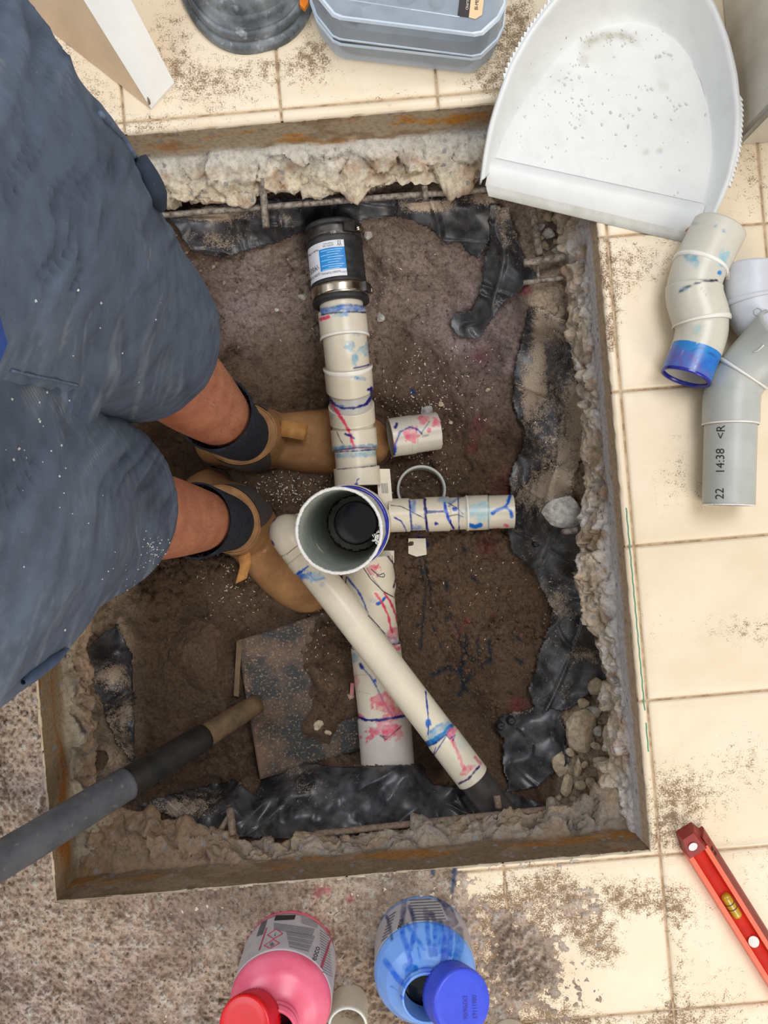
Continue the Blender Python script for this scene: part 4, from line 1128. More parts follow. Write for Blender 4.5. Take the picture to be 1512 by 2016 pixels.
# sawn white rim with fuzz
v, f, c = sweep(riser, [(.0015, .0519), (-.0006, .0521), (-.0009, .0540), (-.0006, .0557), (.0016, .0560)], 220, .01)
v = v + (v - c) * (0.012 * vnoise(np.arange(len(v)) * .9, 0, 0, 3))[:, None]
mk('sawn_rim', v, f, M['cutpvc'], drain)
hv, hf = [], []
for i in range(46):
    q = P(741 + random.gauss(0, 4), 1058 + random.gauss(0, 9), .004)
    a = random.uniform(0, 6.28); l = random.uniform(.0015, .004)
    d_ = np.array([math.cos(a), math.sin(a), random.uniform(-.3, .8)]) * l; w_ = np.array([-math.sin(a), math.cos(a), 0]) * .0004
    k = len(hv); hv += [q - w_, q + w_, q + d_ + w_, q + d_ - w_]; hf.append((k, k + 1, k + 2, k + 3))
tag(mk('rim_swarf', hv, hf, M['cutpvc'], drain, smooth_sh=False), kind='stuff')
gb = Path([riser.at(np.array([.1475]))[0][0] + .0 * rt, riser.at(np.array([.153]))[0][0]], up=(0, 1, 0), step=.001)
v, f, c = sweep(riser, [(.1462, .0560), (.1450, .0580), (.1462, .0604), (.1485, .0610), (.151, .0600)], 160, .01)
ang_ = np.arange(len(v))
v = v + (v - c) * (0.02 * fbm(ang_ / 9.0, 0, 0, 7, 3))[:, None]
mk('glue_bead', v, f, M['glueblue'], drain)
# moulded boss with barcode behind the upright pipe
bo = P(757, 962, -.262)
boxat('moulded_boss', bo, np.array([1., 0, 0]), np.array([-.08, 1., 0]), np.array([0, 0, 1.]), .022, .062, .04, 'pvcplain', drain)
for i in range(5):
    boxat('barcode_bar', bo + np.array([-.004 + .0022 * i, .000, .0203]), np.array([1., 0, 0]), np.array([-.08, 1., 0]), np.array([0, 0, 1.]), .0009, .016, .0004, 'inkgrey', drain)
boxat('moulded_foot', P(758, 1095, -.295), np.array([1., 0, 0]), np.array([0, 1., 0]), np.array([0, 0, 1.]), .03, .02, .04, 'pvcplain', drain)

# branch to the right
BR = [('line', [(806, 985), (808, 1010), (811, 1048)], 2.0, DB, .9), ('blob', (813, 998), (6, 15, 0), (54, 116, 190), 1.5, .85), ('blob', (822, 1042), (14, 8, 20), (48, 108, 186), 1.5, .9), ('line', [(836, 983), (838, 1012), (842, 1046)], 2.4, DB, .9),
      ('line', [(838, 1008), (872, 1007)], 2.4, DB, .9), ('line', [(875, 990), (879, 1010), (885, 1026)], 3.2, (22, 72, 186), 1), ('blob', (876, 985), (13, 7, 0), (60, 140, 182), 2, .75), ('line', [(884, 996), (897, 984), (906, 977)], 2.6, (70, 118, 176), 1, .9),
      ('blob', (894, 1002), (5, 4, 30), (24, 70, 184), 1), ('line', [(902, 980), (904, 1042)], 1.2, DB, .8), ('blob', (858, 1030), (3.5, 4, 0), (24, 40, 150), 1), ('blob', (946, 1006), (24, 20, 0), (132, 192, 208), 4, .75, 3), ('line', [(961, 974), (962, 1042)], 1.0, (90, 140, 160), .8),
      ('line', [(925, 1034), (935, 1037), (946, 1034)], 4.0, (20, 106, 196), 1.2), ('line', [(969, 1010), (980, 1004), (995, 998), (1002, 985), (1006, 972)], 3.2, (20, 98, 196), 1), ('line', [(993, 998), (1003, 1004), (1008, 1016)], 3.2, (20, 98, 196), 1),
      ('blob', (998, 1036), (6, 4, 0), (228, 110, 140), 1), ('blob', (975, 1043), (12, 3, 0), (220, 90, 120), 1), ('line', [(777, 1019), (790, 1026), (797, 1038), (802, 1052)], 1.5, (36, 60, 160), .8), ('line', [(770, 995), (790, 997), (815, 1010), (838, 1022)], .7, (40, 44, 70), .6),
      ('line', [(886, 1028), (893, 1040)], 1.6, DB, .8), ('line', [(884, 1016), (900, 1013), (912, 1018)], .7, (40, 44, 70), .6), ('line', [(882, 990), (900, 1000), (912, 1012)], .7, (40, 44, 70), .6), ('blob', (914, 1000), (10, 26, 10), (140, 170, 176), 4, .4, 3)]
br = px_path([(766, 1015, -.256), (900, 1011, -.254), (1030, 1006, -.250)], 0)
bx_c = proj(br.p)[0]
def sx_(x): return float(br.s[np.argmin(np.abs(bx_c - x))])
pipe_part('branch_socket', br, [(0, .0272), (sx_(806), .0272), (sx_(806), .0255)], BR)
pipe_part('pipe', br, [(sx_(800), .0255), (sx_(842), .0255)], BR)
pipe_part('coupling', br, [(sx_(838), .0255), (sx_(838), .0280), (sx_(884), .0280), (sx_(886), .0262), (sx_(914), .0262), (sx_(918), .0282), (sx_(961), .0282), (sx_(961), .0268)], BR)
pipe_part('pipe', br, [(sx_(955), .0270), (sx_(1010), .0270), (sx_(1010), .024), (sx_(1000), .024)], BR)
v, f, c = sweep(br, [(sx_(919) - .0015, .028), (sx_(919) - .001, .0289), (sx_(919) + .001, .0289), (sx_(919) + .0018, .028)], 72, .01)
mk('moulded_ridge', v, f, M['pvcring'], drain)

# pipe toward the front of the hole
LO = [('blob', (735, 1122), (11, 13, 0), (212, 82, 106), 1.2, .95, 4), ('line', [(762, 1093), (776, 1112), (780, 1135), (775, 1156)], 1.8, (92, 40, 84), .9), ('line', [(684, 1138), (705, 1163), (718, 1190), (724, 1212)], 2.0, (24, 60, 150), .9), ('line', [(682, 1135), (680, 1150)], 1.5, (60, 30, 70), .8),
      ('line', [(743, 1189), (752, 1183), (759, 1176)], 3.0, (30, 92, 178), 1), ('line', [(739, 1168), (752, 1186), (764, 1212), (772, 1245)], 2.2, (214, 62, 92), .9), ('line', [(757, 1168), (768, 1184), (779, 1210), (786, 1240)], 2.0, (208, 58, 92), .9), ('blob', (775, 1247), (15, 11, -20), (196, 58, 96), 1.5, .95),
      ('blob', (768, 1262), (18, 9, 0), (140, 104, 150), 2, .85), ('line', [(768, 1270), (788, 1266)], 1.5, (50, 40, 110), .8), ('blob', (779, 1276), (10, 6, 0), (206, 62, 96), 1.2, .9), ('blob', (781, 1288), (8, 6, 0), (110, 150, 180), 2, .7), ('line', [(722, 1118), (735, 1140), (752, 1162), (776, 1176)], .6, (40, 44, 60), .6),
      ('blob', (735, 1182), (7, 5, -30), (150, 160, 180), 1.5, .6), ('line', [(724, 1212), (745, 1236), (766, 1256)], .7, (40, 44, 70), .6), ('blob', (697, 1295), (9, 9, 30), (84, 150, 190), 2, .7), ('line', [(709, 1308), (713, 1314)], 3.2, (30, 40, 130), .9), ('line', [(713, 1314), (728, 1330), (740, 1350), (755, 1382), (775, 1413)], 1.4, (40, 70, 160), .8), ('blob', (739, 1340), (4, 4, 0), (40, 90, 180), 1),
      ('blob', (752, 1382), (21, 17, 0), (224, 96, 118), 1.5, .95, 5), ('blob', (775, 1402), (22, 16, 0), (222, 98, 120), 1.5, .92, 5), ('blob', (734, 1440), (11, 9, 0), (216, 76, 104), 1.2, .95, 4), ('blob', (770, 1442), (24, 13, 0), (220, 88, 112), 1.5, .95, 5), ('blob', (732, 1452), (7, 5, 0), (216, 76, 104), 1.2, .95, 3), ('blob', (760, 1425), (18, 12, 0), (230, 120, 140), 2, .8, 4),
      ('blob', (706, 1408), (5, 4, 0), (212, 70, 100), 1, .9, 2), ('blob', (714, 1412), (4, 3, 0), (212, 70, 100), 1, .9, 2), ('blob', (710, 1452), (3, 3, 0), (212, 70, 100), 1, .9), ('blob', (722, 1460), (2.5, 2.5, 0), (212, 70, 100), 1, .9), ('line', [(703, 1411), (720, 1417), (745, 1418), (800, 1409)], 2.6, (24, 30, 120), .9),
      ('blob', (700, 1340), (6, 15, 0), (220, 120, 140), 2, .8), ('blob', (735, 1516), (14, 4, 0), (150, 40, 66), 1, .9), ('blob', (791, 1511), (7, 5, 0), (150, 40, 66), 1, .9), ('line', [(700, 1360), (728, 1366)], .8, (90, 96, 120), .8, .6), ('line', [(698, 1330), (726, 1328)], .8, (90, 96, 120), .8, .6), ('line', [(770, 1452), (748, 1448), (760, 1456), (790, 1430)], .8, (40, 40, 80), .6)]
lo = px_path([(722, 1098, -.262), (726, 1135, -.260), (741, 1285, -.260), (757, 1420, -.258), (766, 1540, -.262)], 0.05)
lyc = proj(lo.p)[1]
def sl(y): return float(lo.s[np.argmin(np.abs(lyc - y))])
pipe_part('bend_socket', lo, [(sl(1099), .0425), (sl(1160), .0425), (sl(1175), .0385), (sl(1285), .0385)], LO)
pipe_part('pipe', lo, [(sl(1270), .0398), (sl(1270), .0405), (sl(1412), .0412), (sl(1412), .0405)], LO)
pipe_part('pipe', lo, [(sl(1408), .0415), (sl(1413), .0432), (lo.L, .0432)], LO, base=(206, 196, 188))

# narrow diagonal pipe above it with a turned-down elbow
DG = [('line', [(577, 1136), (590, 1127), (606, 1115)], 2.6, (24, 90, 182), 1), ('blob', (598, 1134), (13, 7, -25), (36, 112, 196), 1.5, .95, 3), ('blob', (622, 1136), (18, 9, 0), (112, 172, 216), 2, .7, 3), ('line', [(606, 1128), (620, 1142), (638, 1138)], 1.6, (60, 130, 190), 1, .8), ('blob', (634, 1151), (6, 5, 0), (168, 174, 178), 1.5, .7),
      ('line', [(535, 1066), (537, 1072)], 2.4, (30, 36, 130), .8), ('line', [(527, 1052), (531, 1032), (545, 1016), (562, 1009), (580, 1011)], 1.6, (40, 34, 110), .9), ('line', [(548, 1098), (566, 1090), (586, 1074)], .8, (120, 104, 92), .6),
      ('line', [(834, 1466), (850, 1460), (870, 1448), (888, 1430)], 5.0, (16, 92, 170), 1.2), ('line', [(836, 1472), (856, 1464), (889, 1436)], 1.6, (14, 50, 130), .8), ('blob', (866, 1440), (28, 12, -35), (66, 150, 196), 3, .75, 3), ('blob', (843, 1424), (6, 7, 0), (34, 110, 196), 1), ('line', [(838, 1362), (841, 1390), (844, 1424), (843, 1446)], 1.5, (34, 60, 150), .8), ('line', [(848, 1440), (870, 1424)], 2.4, (40, 130, 190), 1, .8),
      ('line', [(884, 1446), (893, 1462), (903, 1485), (914, 1514)], 3.6, (226, 92, 122), 1.1, .95), ('blob', (920, 1516), (15, 7, -35), (216, 76, 110), 1.2, .92), ('blob', (890, 1440), (12, 7, -35), (224, 110, 140), 1.5, .85), ('line', [(880, 1448), (885, 1455), (896, 1447), (892, 1458)], 1.0, (60, 50, 130), .7), ('blob', (908, 1462), (10, 18, -30), (176, 196, 200), 3, .5),
      ('line', [(904, 1543), (922, 1534), (944, 1508)], 2.0, (44, 24, 90), .9), ('line', [(838, 1478), (850, 1494), (880, 1446)], 1.0, (36, 44, 130), .7), ('line', [(850, 1494), (858, 1472)], 1.0, (36, 44, 130), .7), ('line', [(935, 1490), (946, 1503)], 3, (210, 80, 110), 1, .8)]
dg = Path([(-.1135, -.024, -.232), (-.143, -.030, -.232), P(561, 1047, -.145), P(590, 1085, -.143), P(690, 1214, -.143), P(888, 1474, -.155), P(1000, 1622, -.162)], .038, up=(0, 0, 1))
def sd(x, y):
    xx, yy = proj(dg.p); ok = dg.s > .125
    return float(dg.s[np.argmin((xx - x) ** 2 + (yy - y) ** 2 + (~ok) * 1e6)])
e_a, e_b, e_c, e_d, e_e = sd(572, 1062), sd(592, 1092), sd(608, 1112), sd(872, 1452), sd(930, 1530)
pipe_part('elbow', dg, [(.0, .0262), (e_b, .0262), (e_b + .0006, .0268), (e_c, .0268), (e_c, .0242)], DG)
pipe_part('pipe', dg, [(e_c - .01, .0240), (e_d, .0240)], DG)
pipe_part('coupling', dg, [(e_d - .004, .0240), (e_d, .0256), (e_e, .0256), (e_e, .0236)], DG)
v, f, c = sweep(dg, [(e_e - .01, .0236), (dg.L, .0236)], 48, .02)
mk('dark_pipe_end', v, f, M['pvcdark'], drain)

# thin strings of glue strung across the pipes
bv_all = bvh_of(*[o for o in drain.children if o.type == 'MESH'])
def glue_string(pts, r=.0006, mt='gluedark'):
    dense = []
    for (x0, y0), (x1, y1) in zip(pts[:-1], pts[1:]):
        for t in np.linspace(0, 1, 10, endpoint=False): dense.append((x0 + (x1 - x0) * t, y0 + (y1 - y0) * t))
    q = [cast(bv_all, a, b, .0006) for a, b in dense]
    q = [a for a in q if a is not None]
    if len(q) < 3: return
    pth = Path(q, .004, up=(0.3, 0.2, 0.9))
    v, f, c = sweep(pth, [(0, r), (pth.L, r)], 6, .004)
    mk('glue_string', v, f, M[mt], drain)
glue_string([(730, 1120), (745, 1133), (756, 1128), (758, 1136), (748, 1136), (741, 1132)])
glue_string([(712, 1112), (730, 1140), (755, 1165), (775, 1176)])
glue_string([(724, 1212), (738, 1226), (760, 1250)])

# ------------------------------------------------------------------ loose pipe offcuts in the hole
oc = [('blob', (810, 856), (14, 17, 0), (214, 84, 110), 1.2, .9, 4), ('blob', (833, 826), (12, 9, 0), (218, 92, 116), 1.2, .9, 3), ('blob', (858, 833), (12, 8, 20), (218, 92, 116), 1.2, .9, 3), ('blob', (845, 846), (5, 5, 0), (216, 86, 110), 1), ('blob', (773, 873), (6, 8, 0), (222, 120, 140), 1, .9),
      ('line', [(776, 895), (778, 875), (788, 850), (806, 841), (822, 845), (830, 854)], 1.9, (24, 44, 140), .9), ('blob', (778, 884), (4, 9, 0), (20, 60, 160), 1), ('line', [(830, 852), (846, 829)], 1.2, (60, 50, 70), .8), ('line', [(778, 842), (781, 834)], 2.6, (26, 34, 110), .9), ('line', [(808, 818), (812, 888)], .5, (170, 164, 150), .6, .7)]
op = px_path([(768, 862, -.262), (862, 848, -.272)], 0)
off = empty('pipe_offcut', P(815, 856, -.30), 'pink-splashed pipe offcut half buried right of the boot toe', 'pipe offcut')
v, f, c = sweep(op, [(0, .0285), (0, .0315), (op.L * .48, .0318), (op.L * .5, .0308), (op.L, .0308), (op.L, .0285), (.005, .0285)], 150, .0014)
mk('tube_wall', v, f, M['pvc'], off, cols=paint(v, c, (206, 198, 184), oc))
bv = bvh_of(off.children[0])
text_px('moulded_lettering', 'DWV', (838, 858), -10, 7, bv, M['inkgrey'], off, off=.0003, sx=.8)
rg = P(827, 968, soil_here(827, 968) - .002)
rp = Path([rg, rg + np.array([.001, .003, .032])], up=(0, 1, 0), step=.002)
v, f, c = sweep(rp, [(0, .0368), (0, .0412), (.030, .0412), (.0315, .0403), (.030, .0368), (0, .0368)], 80, .006)
rr = mk('pipe_ring', v, f, M['offgrey'])
tag(rr, 'short grey pipe ring lying behind the right-hand branch pipe', 'pipe offcut')
fl = [P(806, 1062, 0), P(838, 1060, 0), P(840, 1092, 0), P(820, 1096, 0), P(806, 1090, 0)]
zf = soil_here(822, 1078)
pts_ = [(804, 1060), (838, 1060), (840, 1092), (820, 1096), (804, 1090)]
vb = [P(a, b, zf + .004) for a, b in pts_] + [P(a, b, zf + .007) for a, b in pts_]
tag(mk('pvc_chip', vb, [(4, 3, 2, 1, 0), (5, 6, 7, 8, 9)] + [(i, (i + 1) % 5, 5 + (i + 1) % 5, 5 + i) for i in range(5)], M['pvcplain'], smooth_sh=False), 'flat cream plastic chip below the branch pipe with blue glue', 'plastic chip')
vb = [P(a, b, zz_) for a, b, zz_ in [(690, 1345, -.262), (697, 1345, -.262), (696, 1368, -.27), (688, 1380, -.272)]]
vb += [q + np.array([.001, 0, -.003]) for q in vb]
tag(mk('pvc_chip', vb, [(0, 1, 2, 3), (7, 6, 5, 4), (0, 4, 5, 1), (1, 5, 6, 2), (2, 6, 7, 3), (3, 7, 4, 0)], M['pinkchip'], smooth_sh=False), 'small pink-stained plastic chip left of the lower pipe', 'plastic chip')

# white sawdust shavings strewn over the soil
hv, hf = [], []
cl = [(800, 800, 120, 60, 150), (880, 740, 90, 70, 110), (560, 960, 70, 30, 140), (470, 1150, 90, 60, 110), (640, 930, 50, 20, 50), (830, 930, 70, 40, 60), (1090, 900, 40, 200, 40), (900, 1150, 90, 120, 40), (620, 1260, 40, 60, 40), (690, 600, 120, 80, 60), (1100, 1180, 40, 50, 50), (820, 880, 60, 30, 40)]
sheets_bvh = bvh_of(soil, *[o for o in bpy.data.objects if o.name.startswith('plastic_sheet')])
for (bx_, by_, sx1, sy1, n) in cl:
    for _ in range(n):
        x, y = random.gauss(bx_, sx1 * .6), random.gauss(by_, sy1 * .6)
        q = cast(sheets_bvh, x, y, .0012)
        if q is None or q[2] > -.11: continue
        a = random.uniform(0, 6.28); l = random.choice((.0008, .001, .0014, .0018, .0028)); w = random.uniform(.0004, .0009)
        d_ = np.array([math.cos(a), math.sin(a), random.uniform(-.2, .4)]) * l; p_ = np.array([-math.sin(a), math.cos(a), .2]) * w
        k = len(hv)
        hv += [q - d_ - p_, q + d_ * .3 - p_ * .6, q + d_ + p_ * .5, q - d_ * .4 + p_]; hf.append((k, k + 1, k + 2, k + 3))
tag(mk('pvc_shavings', hv, hf, M['shaving'], smooth_sh=False), 'tiny white plastic shavings scattered over the soil', 'shavings', kind='stuff')

# crumbs of soil and grit lying on the surface
hv, hf = [], []
for i in range(5200):
    x, y = random.uniform(330, 1090), random.uniform(430, 1560)
    if random.random() < .35: x, y = random.gauss(930, 90), random.gauss(1230, 110)
    q = cast(soil_bvh, x, y, .0004)
    if q is None or q[2] > -.15: continue
    s_ = random.choice((.0012, .0016, .002, .0028, .004)) * random.uniform(.7, 1.2)
    a = random.uniform(0, 6.28); ca, sa = math.cos(a), math.sin(a)
    b0 = [np.array([ca * s_, sa * s_, 0]), np.array([-sa * s_ * .8, ca * s_ * .8, 0]), np.array([-ca * s_, -sa * s_, 0]), np.array([sa * s_ * .7, -ca * s_ * .7, 0])]
    k = len(hv); tp = q + np.array([random.uniform(-.3, .3) * s_, random.uniform(-.3, .3) * s_, s_ * .9])
    hv += [q + b_ for b_ in b0] + [tp]; hf += [(k, k + 1, k + 4), (k + 1, k + 2, k + 4), (k + 2, k + 3, k + 4), (k + 3, k, k + 4)]
xx, yy = proj(np.array(hv))
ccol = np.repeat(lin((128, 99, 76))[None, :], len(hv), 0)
tone = np.repeat(rng.uniform(.6, 1.35, len(hv) // 5), 5)
ccol = mix3(ccol, lin((172, 148, 132)), smooth(800, 560, yy)) * tone[:, None]
tag(mk('soil_crumbs', hv, hf, M['soil'], smooth_sh=False, cols=np.clip(ccol, 0, 1)), 'crumbs of soil and grit strewn over the bottom of the hole', 'soil crumbs', kind='stuff')

# ------------------------------------------------------------------ shovel
shov = empty('shovel', P(500, 1390, -.29), 'muddy square-mouth shovel with a grey handle leaning over the left edge', 'shovel')
hp = Path([P(508, 1384, -.268), P(400, 1452, -.175), P(245, 1545, -.055), P(90, 1641, .045), P(-60, 1730, .125), P(-330, 1890, .235)], .03, up=(0, 0, 1))
def sh(x):
    return float(hp.s[np.argmin(np.abs(proj(hp.p)[0] - x))])
s1, s2, s3 = sh(402), sh(248), sh(505)
v, f, c = sweep(hp, [(0, .010), (.004, .0165), (s1 * .5, .0172), (s1, .0180), (s1 + .004, .0175)], 40, .01)
mk('blade_socket', v, f, M['shovel_neck'], shov)
v, f, c = sweep(hp, [(s1 - .002, .0165), (s1, .0198), (s1 + .02, .0205), (s2, .0212)], 40, .01)
mk('black_sleeve', v, f, M['shovel_black'], shov)
v, f, c = sweep(hp, [(s2 - .002, .0205), (s2, .0226), (s2 + .004, .0222), (hp.L, .0224), (hp.L, .0002)], 40, .01)
mk('handle', v, f, M['shovel_grey'], shov)
nx, ny = 26, 34
top, bot = [], []
for j in range(ny + 1):
    for i in range(nx + 1):
        a, b = i / nx, j / ny
        px = (466 * (1 - a) + 655 * a) * (1 - b) + (512 * (1 - a) + 730 * a) * b
        py = (1262 * (1 - a) + 1200 * a) * (1 - b) + (1535 * (1 - a) + 1470 * a) * b
        z = -.276 - .020 * a + .016 * math.exp(-(a / .07) ** 2) * 0.5 + .02 * math.exp(-((b - .5) / .1) ** 2 - (a / .35) ** 2)
        top.append(P(px, py, z)); bot.append(P(px, py, z) - np.array([0, 0, .004]))
n_ = (nx + 1) * (ny + 1)
gf = grid_faces(ny + 1, nx + 1)
side = []
ring_ = [i for i in range(nx + 1)] + [j * (nx + 1) + nx for j in range(1, ny + 1)] + [ny * (nx + 1) + i for i in range(nx - 1, -1, -1)] + [j * (nx + 1) for j in range(ny - 1, 0, -1)]
for a, b in zip(ring_, ring_[1:] + ring_[:1]): side.append((a, b, b + n_, a + n_))
mk('blade', top + bot, [tuple(q[::-1]) for q in gf] + [tuple(q + n_) for q in gf] + side, M['blade'], shov)
v1 = [P(466, 1262, -.262), P(460, 1370, -.255), P(470, 1372, -.257), P(476, 1264, -.264), P(466, 1262, -.288), P(460, 1370, -.285), P(470, 1372, -.287), P(476, 1264, -.289)]
mk('foot_tread', v1, [(0, 1, 2, 3), (7, 6, 5, 4), (0, 4, 5, 1), (1, 5, 6, 2), (2, 6, 7, 3), (3, 7, 4, 0)], M['shovel_neck'], shov, smooth_sh=False)
# ------------------------------------------------------------------ the person standing in the hole
person = empty('person', (-.28, .06, -.31), 'person in navy work shorts and tan slip-on boots standing in the hole', 'person')
SOLE = -.339
sk_v = [(-.325, .095, .56), (-.33, .095, .70), (-.335, .095, .86),
        (-.305, .175, .50), (-.290, .192, .34), (-.285, .200, .17), (-.268, .178, .06), (-.253, .158, 0.0), (-.238, .140, -.09), (-.226, .124, -.19), (-.212, .118, -.265), (-.12, .117, -.307),
        (-.318, .015, .50), (-.322, .008, .34), (-.322, .004, .17), (-.303, -.002, .06), (-.287, -.007, 0.0), (-.266, -.012, -.09), (-.248, -.016, -.19), (-.238, -.024, -.265), (-.172, -.083, -.307)]
sk_r = [(.105, .14), (.10, .14), (.10, .14), (.085, .085), (.075, .075), (.060, .060), (.062, .062), (.061, .061), (.052, .050), (.041, .039), (.036, .036), (.03, .03),
        (.085, .085), (.075, .075), (.060, .060), (.062, .062), (.061, .061), (.052, .050), (.041, .039), (.036, .036), (.03, .03)]
ed = [(0, 1), (1, 2), (0, 3)] + [(i, i + 1) for i in range(3, 11)] + [(0, 12)] + [(i, i + 1) for i in range(12, 20)]
me = bpy.data.meshes.new('body'); me.from_pydata(sk_v, ed, []); me.materials.append(M['skin'])
body = bpy.data.objects.new('body', me); COL.objects.link(body)
body.parent = person; body.matrix_parent_inverse = person.matrix_world.inverted()
ms = body.modifiers.new('skin', 'SKIN'); ms.use_smooth_shade = True
for i, sv_ in enumerate(me.skin_vertices[0].data):
    sv_.radius = sk_r[i]; sv_.use_root = (i == 0)
md = body.modifiers.new('sub', 'SUBSURF'); md.levels = 2; md.render_levels = 3

LEG = {'r': np.array(sk_v[3:12]), 'l': np.array(sk_v[12:21])}
def leg_axis(side, z):
    a = LEG[side]; o = np.argsort(a[:, 2])
    return np.stack([np.interp(z, a[o, 2], a[o, k]) for k in (0, 1)] + [np.asarray(z, float)], -1)
# fine dark hair on the shins
hv, hf = [], []
for side, n in (('r', 900), ('l', 620)):
    for _ in range(n):
        z = random.uniform(-.10, .12); th = random.uniform(-2.6, 2.6)
        c = leg_axis(side, z); r = float(np.interp(z, [-.19, -.09, 0, .06, .17], [.040, .0505, .0605, .0615, .0595])) * 0.985
        n_ = np.array([math.cos(th), math.sin(th), 0]); p = c + n_ * r
        t_ = np.array([-math.sin(th), math.cos(th), 0]) * random.uniform(-.7, .7) + np.array([0, 0, -1.0]) + n_ * .35
        t_ /= np.linalg.norm(t_); l = random.uniform(.004, .009); w = np.cross(t_, n_) * .00016
        k = len(hv); q = p + t_ * l + n_ * .001
        hv += [p - w, p + w, q]; hf.append((k, k + 1, k + 2))
hair = mk('leg_hair', hv, hf, M['hair'], person, smooth_sh=False); hair['kind'] = 'stuff'

# shorts: two leg tubes and a hip part, one garment
def garment_rings(rows, n, seed, amp, open_bottom=True, streak=1.0):
    zs = np.array([r[0] for r in rows]); A = np.array(rows)
    zz = np.linspace(zs[0], zs[-1], 150)
    it = lambda k: np.interp(zz, zs, A[:, k])
    cx, cy, rx, ry = it(1), it(2), it(3), it(4)
    th = np.linspace(0, 2 * np.pi, n, endpoint=False)
    T, Z = np.meshgrid(th, zz)
    ct, st_ = np.cos(T), np.sin(T)
    fold = fbm(ct * 1.6 + 5, st_ * 1.6 + Z * 3, Z * 4.5, seed, 4)
    dia = np.sin(T * 4 + Z * 26 + 3.5 * fbm(ct * 1.2, st_ * 1.2, Z * 3, seed + 4, 2)) * smooth(-.2, .5, fbm(ct, st_, Z * 5, seed + 8, 2))
    d = amp * fold + amp * .28 * dia
    d = d * (0.35 + 0.65 * smooth(zs[0], zs[0] + .09, Z))
    V = np.stack([cx[:, None] + rx[:, None] * ct, cy[:, None] + ry[:, None] * st_, Z], -1)
    pxx, pyy = proj(V)
    al = -.3 * pxx + .95 * pyy; wc = .95 * pxx + .3 * pyy
    wc = wc + 40 * fbm(pxx / 160, pyy / 160, 0, seed + 12, 2)
    cre = fbm(wc / 46, al / 330, 0, seed + 14, 3)
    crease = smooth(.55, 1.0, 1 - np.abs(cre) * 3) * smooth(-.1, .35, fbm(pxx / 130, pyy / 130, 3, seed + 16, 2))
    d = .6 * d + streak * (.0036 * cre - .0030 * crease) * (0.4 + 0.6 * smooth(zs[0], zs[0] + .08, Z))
    V = np.stack([cx[:, None] + (rx[:, None] + d) * ct, cy[:, None] + (ry[:, None] + d) * st_, Z], -1)
    fine = fbm(wc / 7, al / 120, 0, seed + 18, 3)
    return V, T, Z, np.stack([fold, crease, fine, cre]), dia
def shorts_cols(T, Z, fold, dia, seed, base):
    c = np.repeat(lin(base)[None, :], T.size, 0)
    fold, crease, fine, cre = [q.ravel() for q in fold]
    ct, st_ = np.cos(T).ravel(), np.sin(T).ravel(); z = Z.ravel()
    worn = smooth(.05, .5, fbm(ct * 2 + 3, st_ * 2, z * 7, seed + 31, 4))
    c = mix3(c, lin((96, 108, 124)), worn * .45)
    c = mix3(c, lin((128, 138, 150)), smooth(.05, .5, fine) * .6 * smooth(-.25, .35, fbm(ct * 1.8, st_ * 1.8, z * 5, seed + 41, 3)))
    c = mix3(c, lin((158, 156, 146)), smooth(.32, .62, fine) * smooth(.1, .5, fbm(ct * 2.5, st_ * 2.5, z * 8, seed + 43, 2)) * .7)
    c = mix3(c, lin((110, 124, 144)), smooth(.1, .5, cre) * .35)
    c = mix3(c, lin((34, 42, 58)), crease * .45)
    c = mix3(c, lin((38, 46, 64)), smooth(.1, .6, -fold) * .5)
    return c
NSEG = 260
parts_v, parts_f, parts_c = [], [], []
def add_part(V, T, Z, fold, dia, seed, base):
    r, n = V.shape[:2]
    hem_in = V[0].copy(); cen = V[0].mean(0)
    h1 = cen + (hem_in - cen) * .965; h2 = h1 + np.array([0, 0, .05])
    rows = np.concatenate([h2[None], h1[None], V], 0)
    c = shorts_cols(T, Z, fold, dia, seed, base).reshape(r, n, 3)
    # stitched hem: slightly paler line 2 cm above the edge
    hz = np.exp(-((Z - Z.min() - .022) / .0016) ** 2)[..., None]
    c = c * (1 - .35 * hz) + lin((120, 134, 154)) * .35 * hz
    ed_ = np.exp(-((Z - Z.min()) / .003) ** 2)[..., None]
    c = c * (1 - .5 * ed_) + lin((118, 132, 152)) * .5 * ed_
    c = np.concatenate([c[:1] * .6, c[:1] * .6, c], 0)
    k = sum(len(q) for q in parts_v)
    parts_v.append(rows.reshape(-1, 3)); parts_f.append(grid_faces(r + 2, n, True) + k); parts_c.append(c.reshape(-1, 3))
NAVY = (84, 95, 114)
add_part(*garment_rings([(.105, -.283, .200, .098, .100), (.16, -.283, .200, .102, .104), (.27, -.284, .197, .108, .112), (.40, -.290, .192, .126, .134), (.52, -.303, .182, .140, .158), (.66, -.335, .12, .140, .18)], NSEG, 11, .0085), 11, NAVY)
add_part(*garment_rings([(.110, -.328, .006, .096, .104), (.16, -.328, .005, .100, .107), (.27, -.326, .002, .106, .114), (.40, -.320, -.004, .124, .136), (.52, -.322, .004, .136, .158), (.66, -.335, .07, .140, .18)], NSEG, 23, .0085), 23, NAVY)
add_part(*garment_rings([(.355, -.305, .098, .070, .060), (.385, -.308, .098, .094, .085), (.43, -.312, .098, .108, .12), (.50, -.320, .096, .118, .17), (.58, -.328, .095, .132, .20), (.66, -.335, .095, .145, .205), (.74, -.335, .095, .15, .205)], NSEG, 37, .009), 37, (72, 84, 106))
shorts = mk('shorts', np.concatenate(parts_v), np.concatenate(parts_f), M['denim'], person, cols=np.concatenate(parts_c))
def cord(name, pts, r, mt, parent, n=8):
    pth = Path(pts, .01, up=(.2, .3, .9))
    v, f, c = sweep(pth, [(0, .0001), (0, r), (pth.L, r), (pth.L, .0001)], n, .004)
    return mk(name, v, f, M[mt], parent)
sb = bvh_of(shorts)
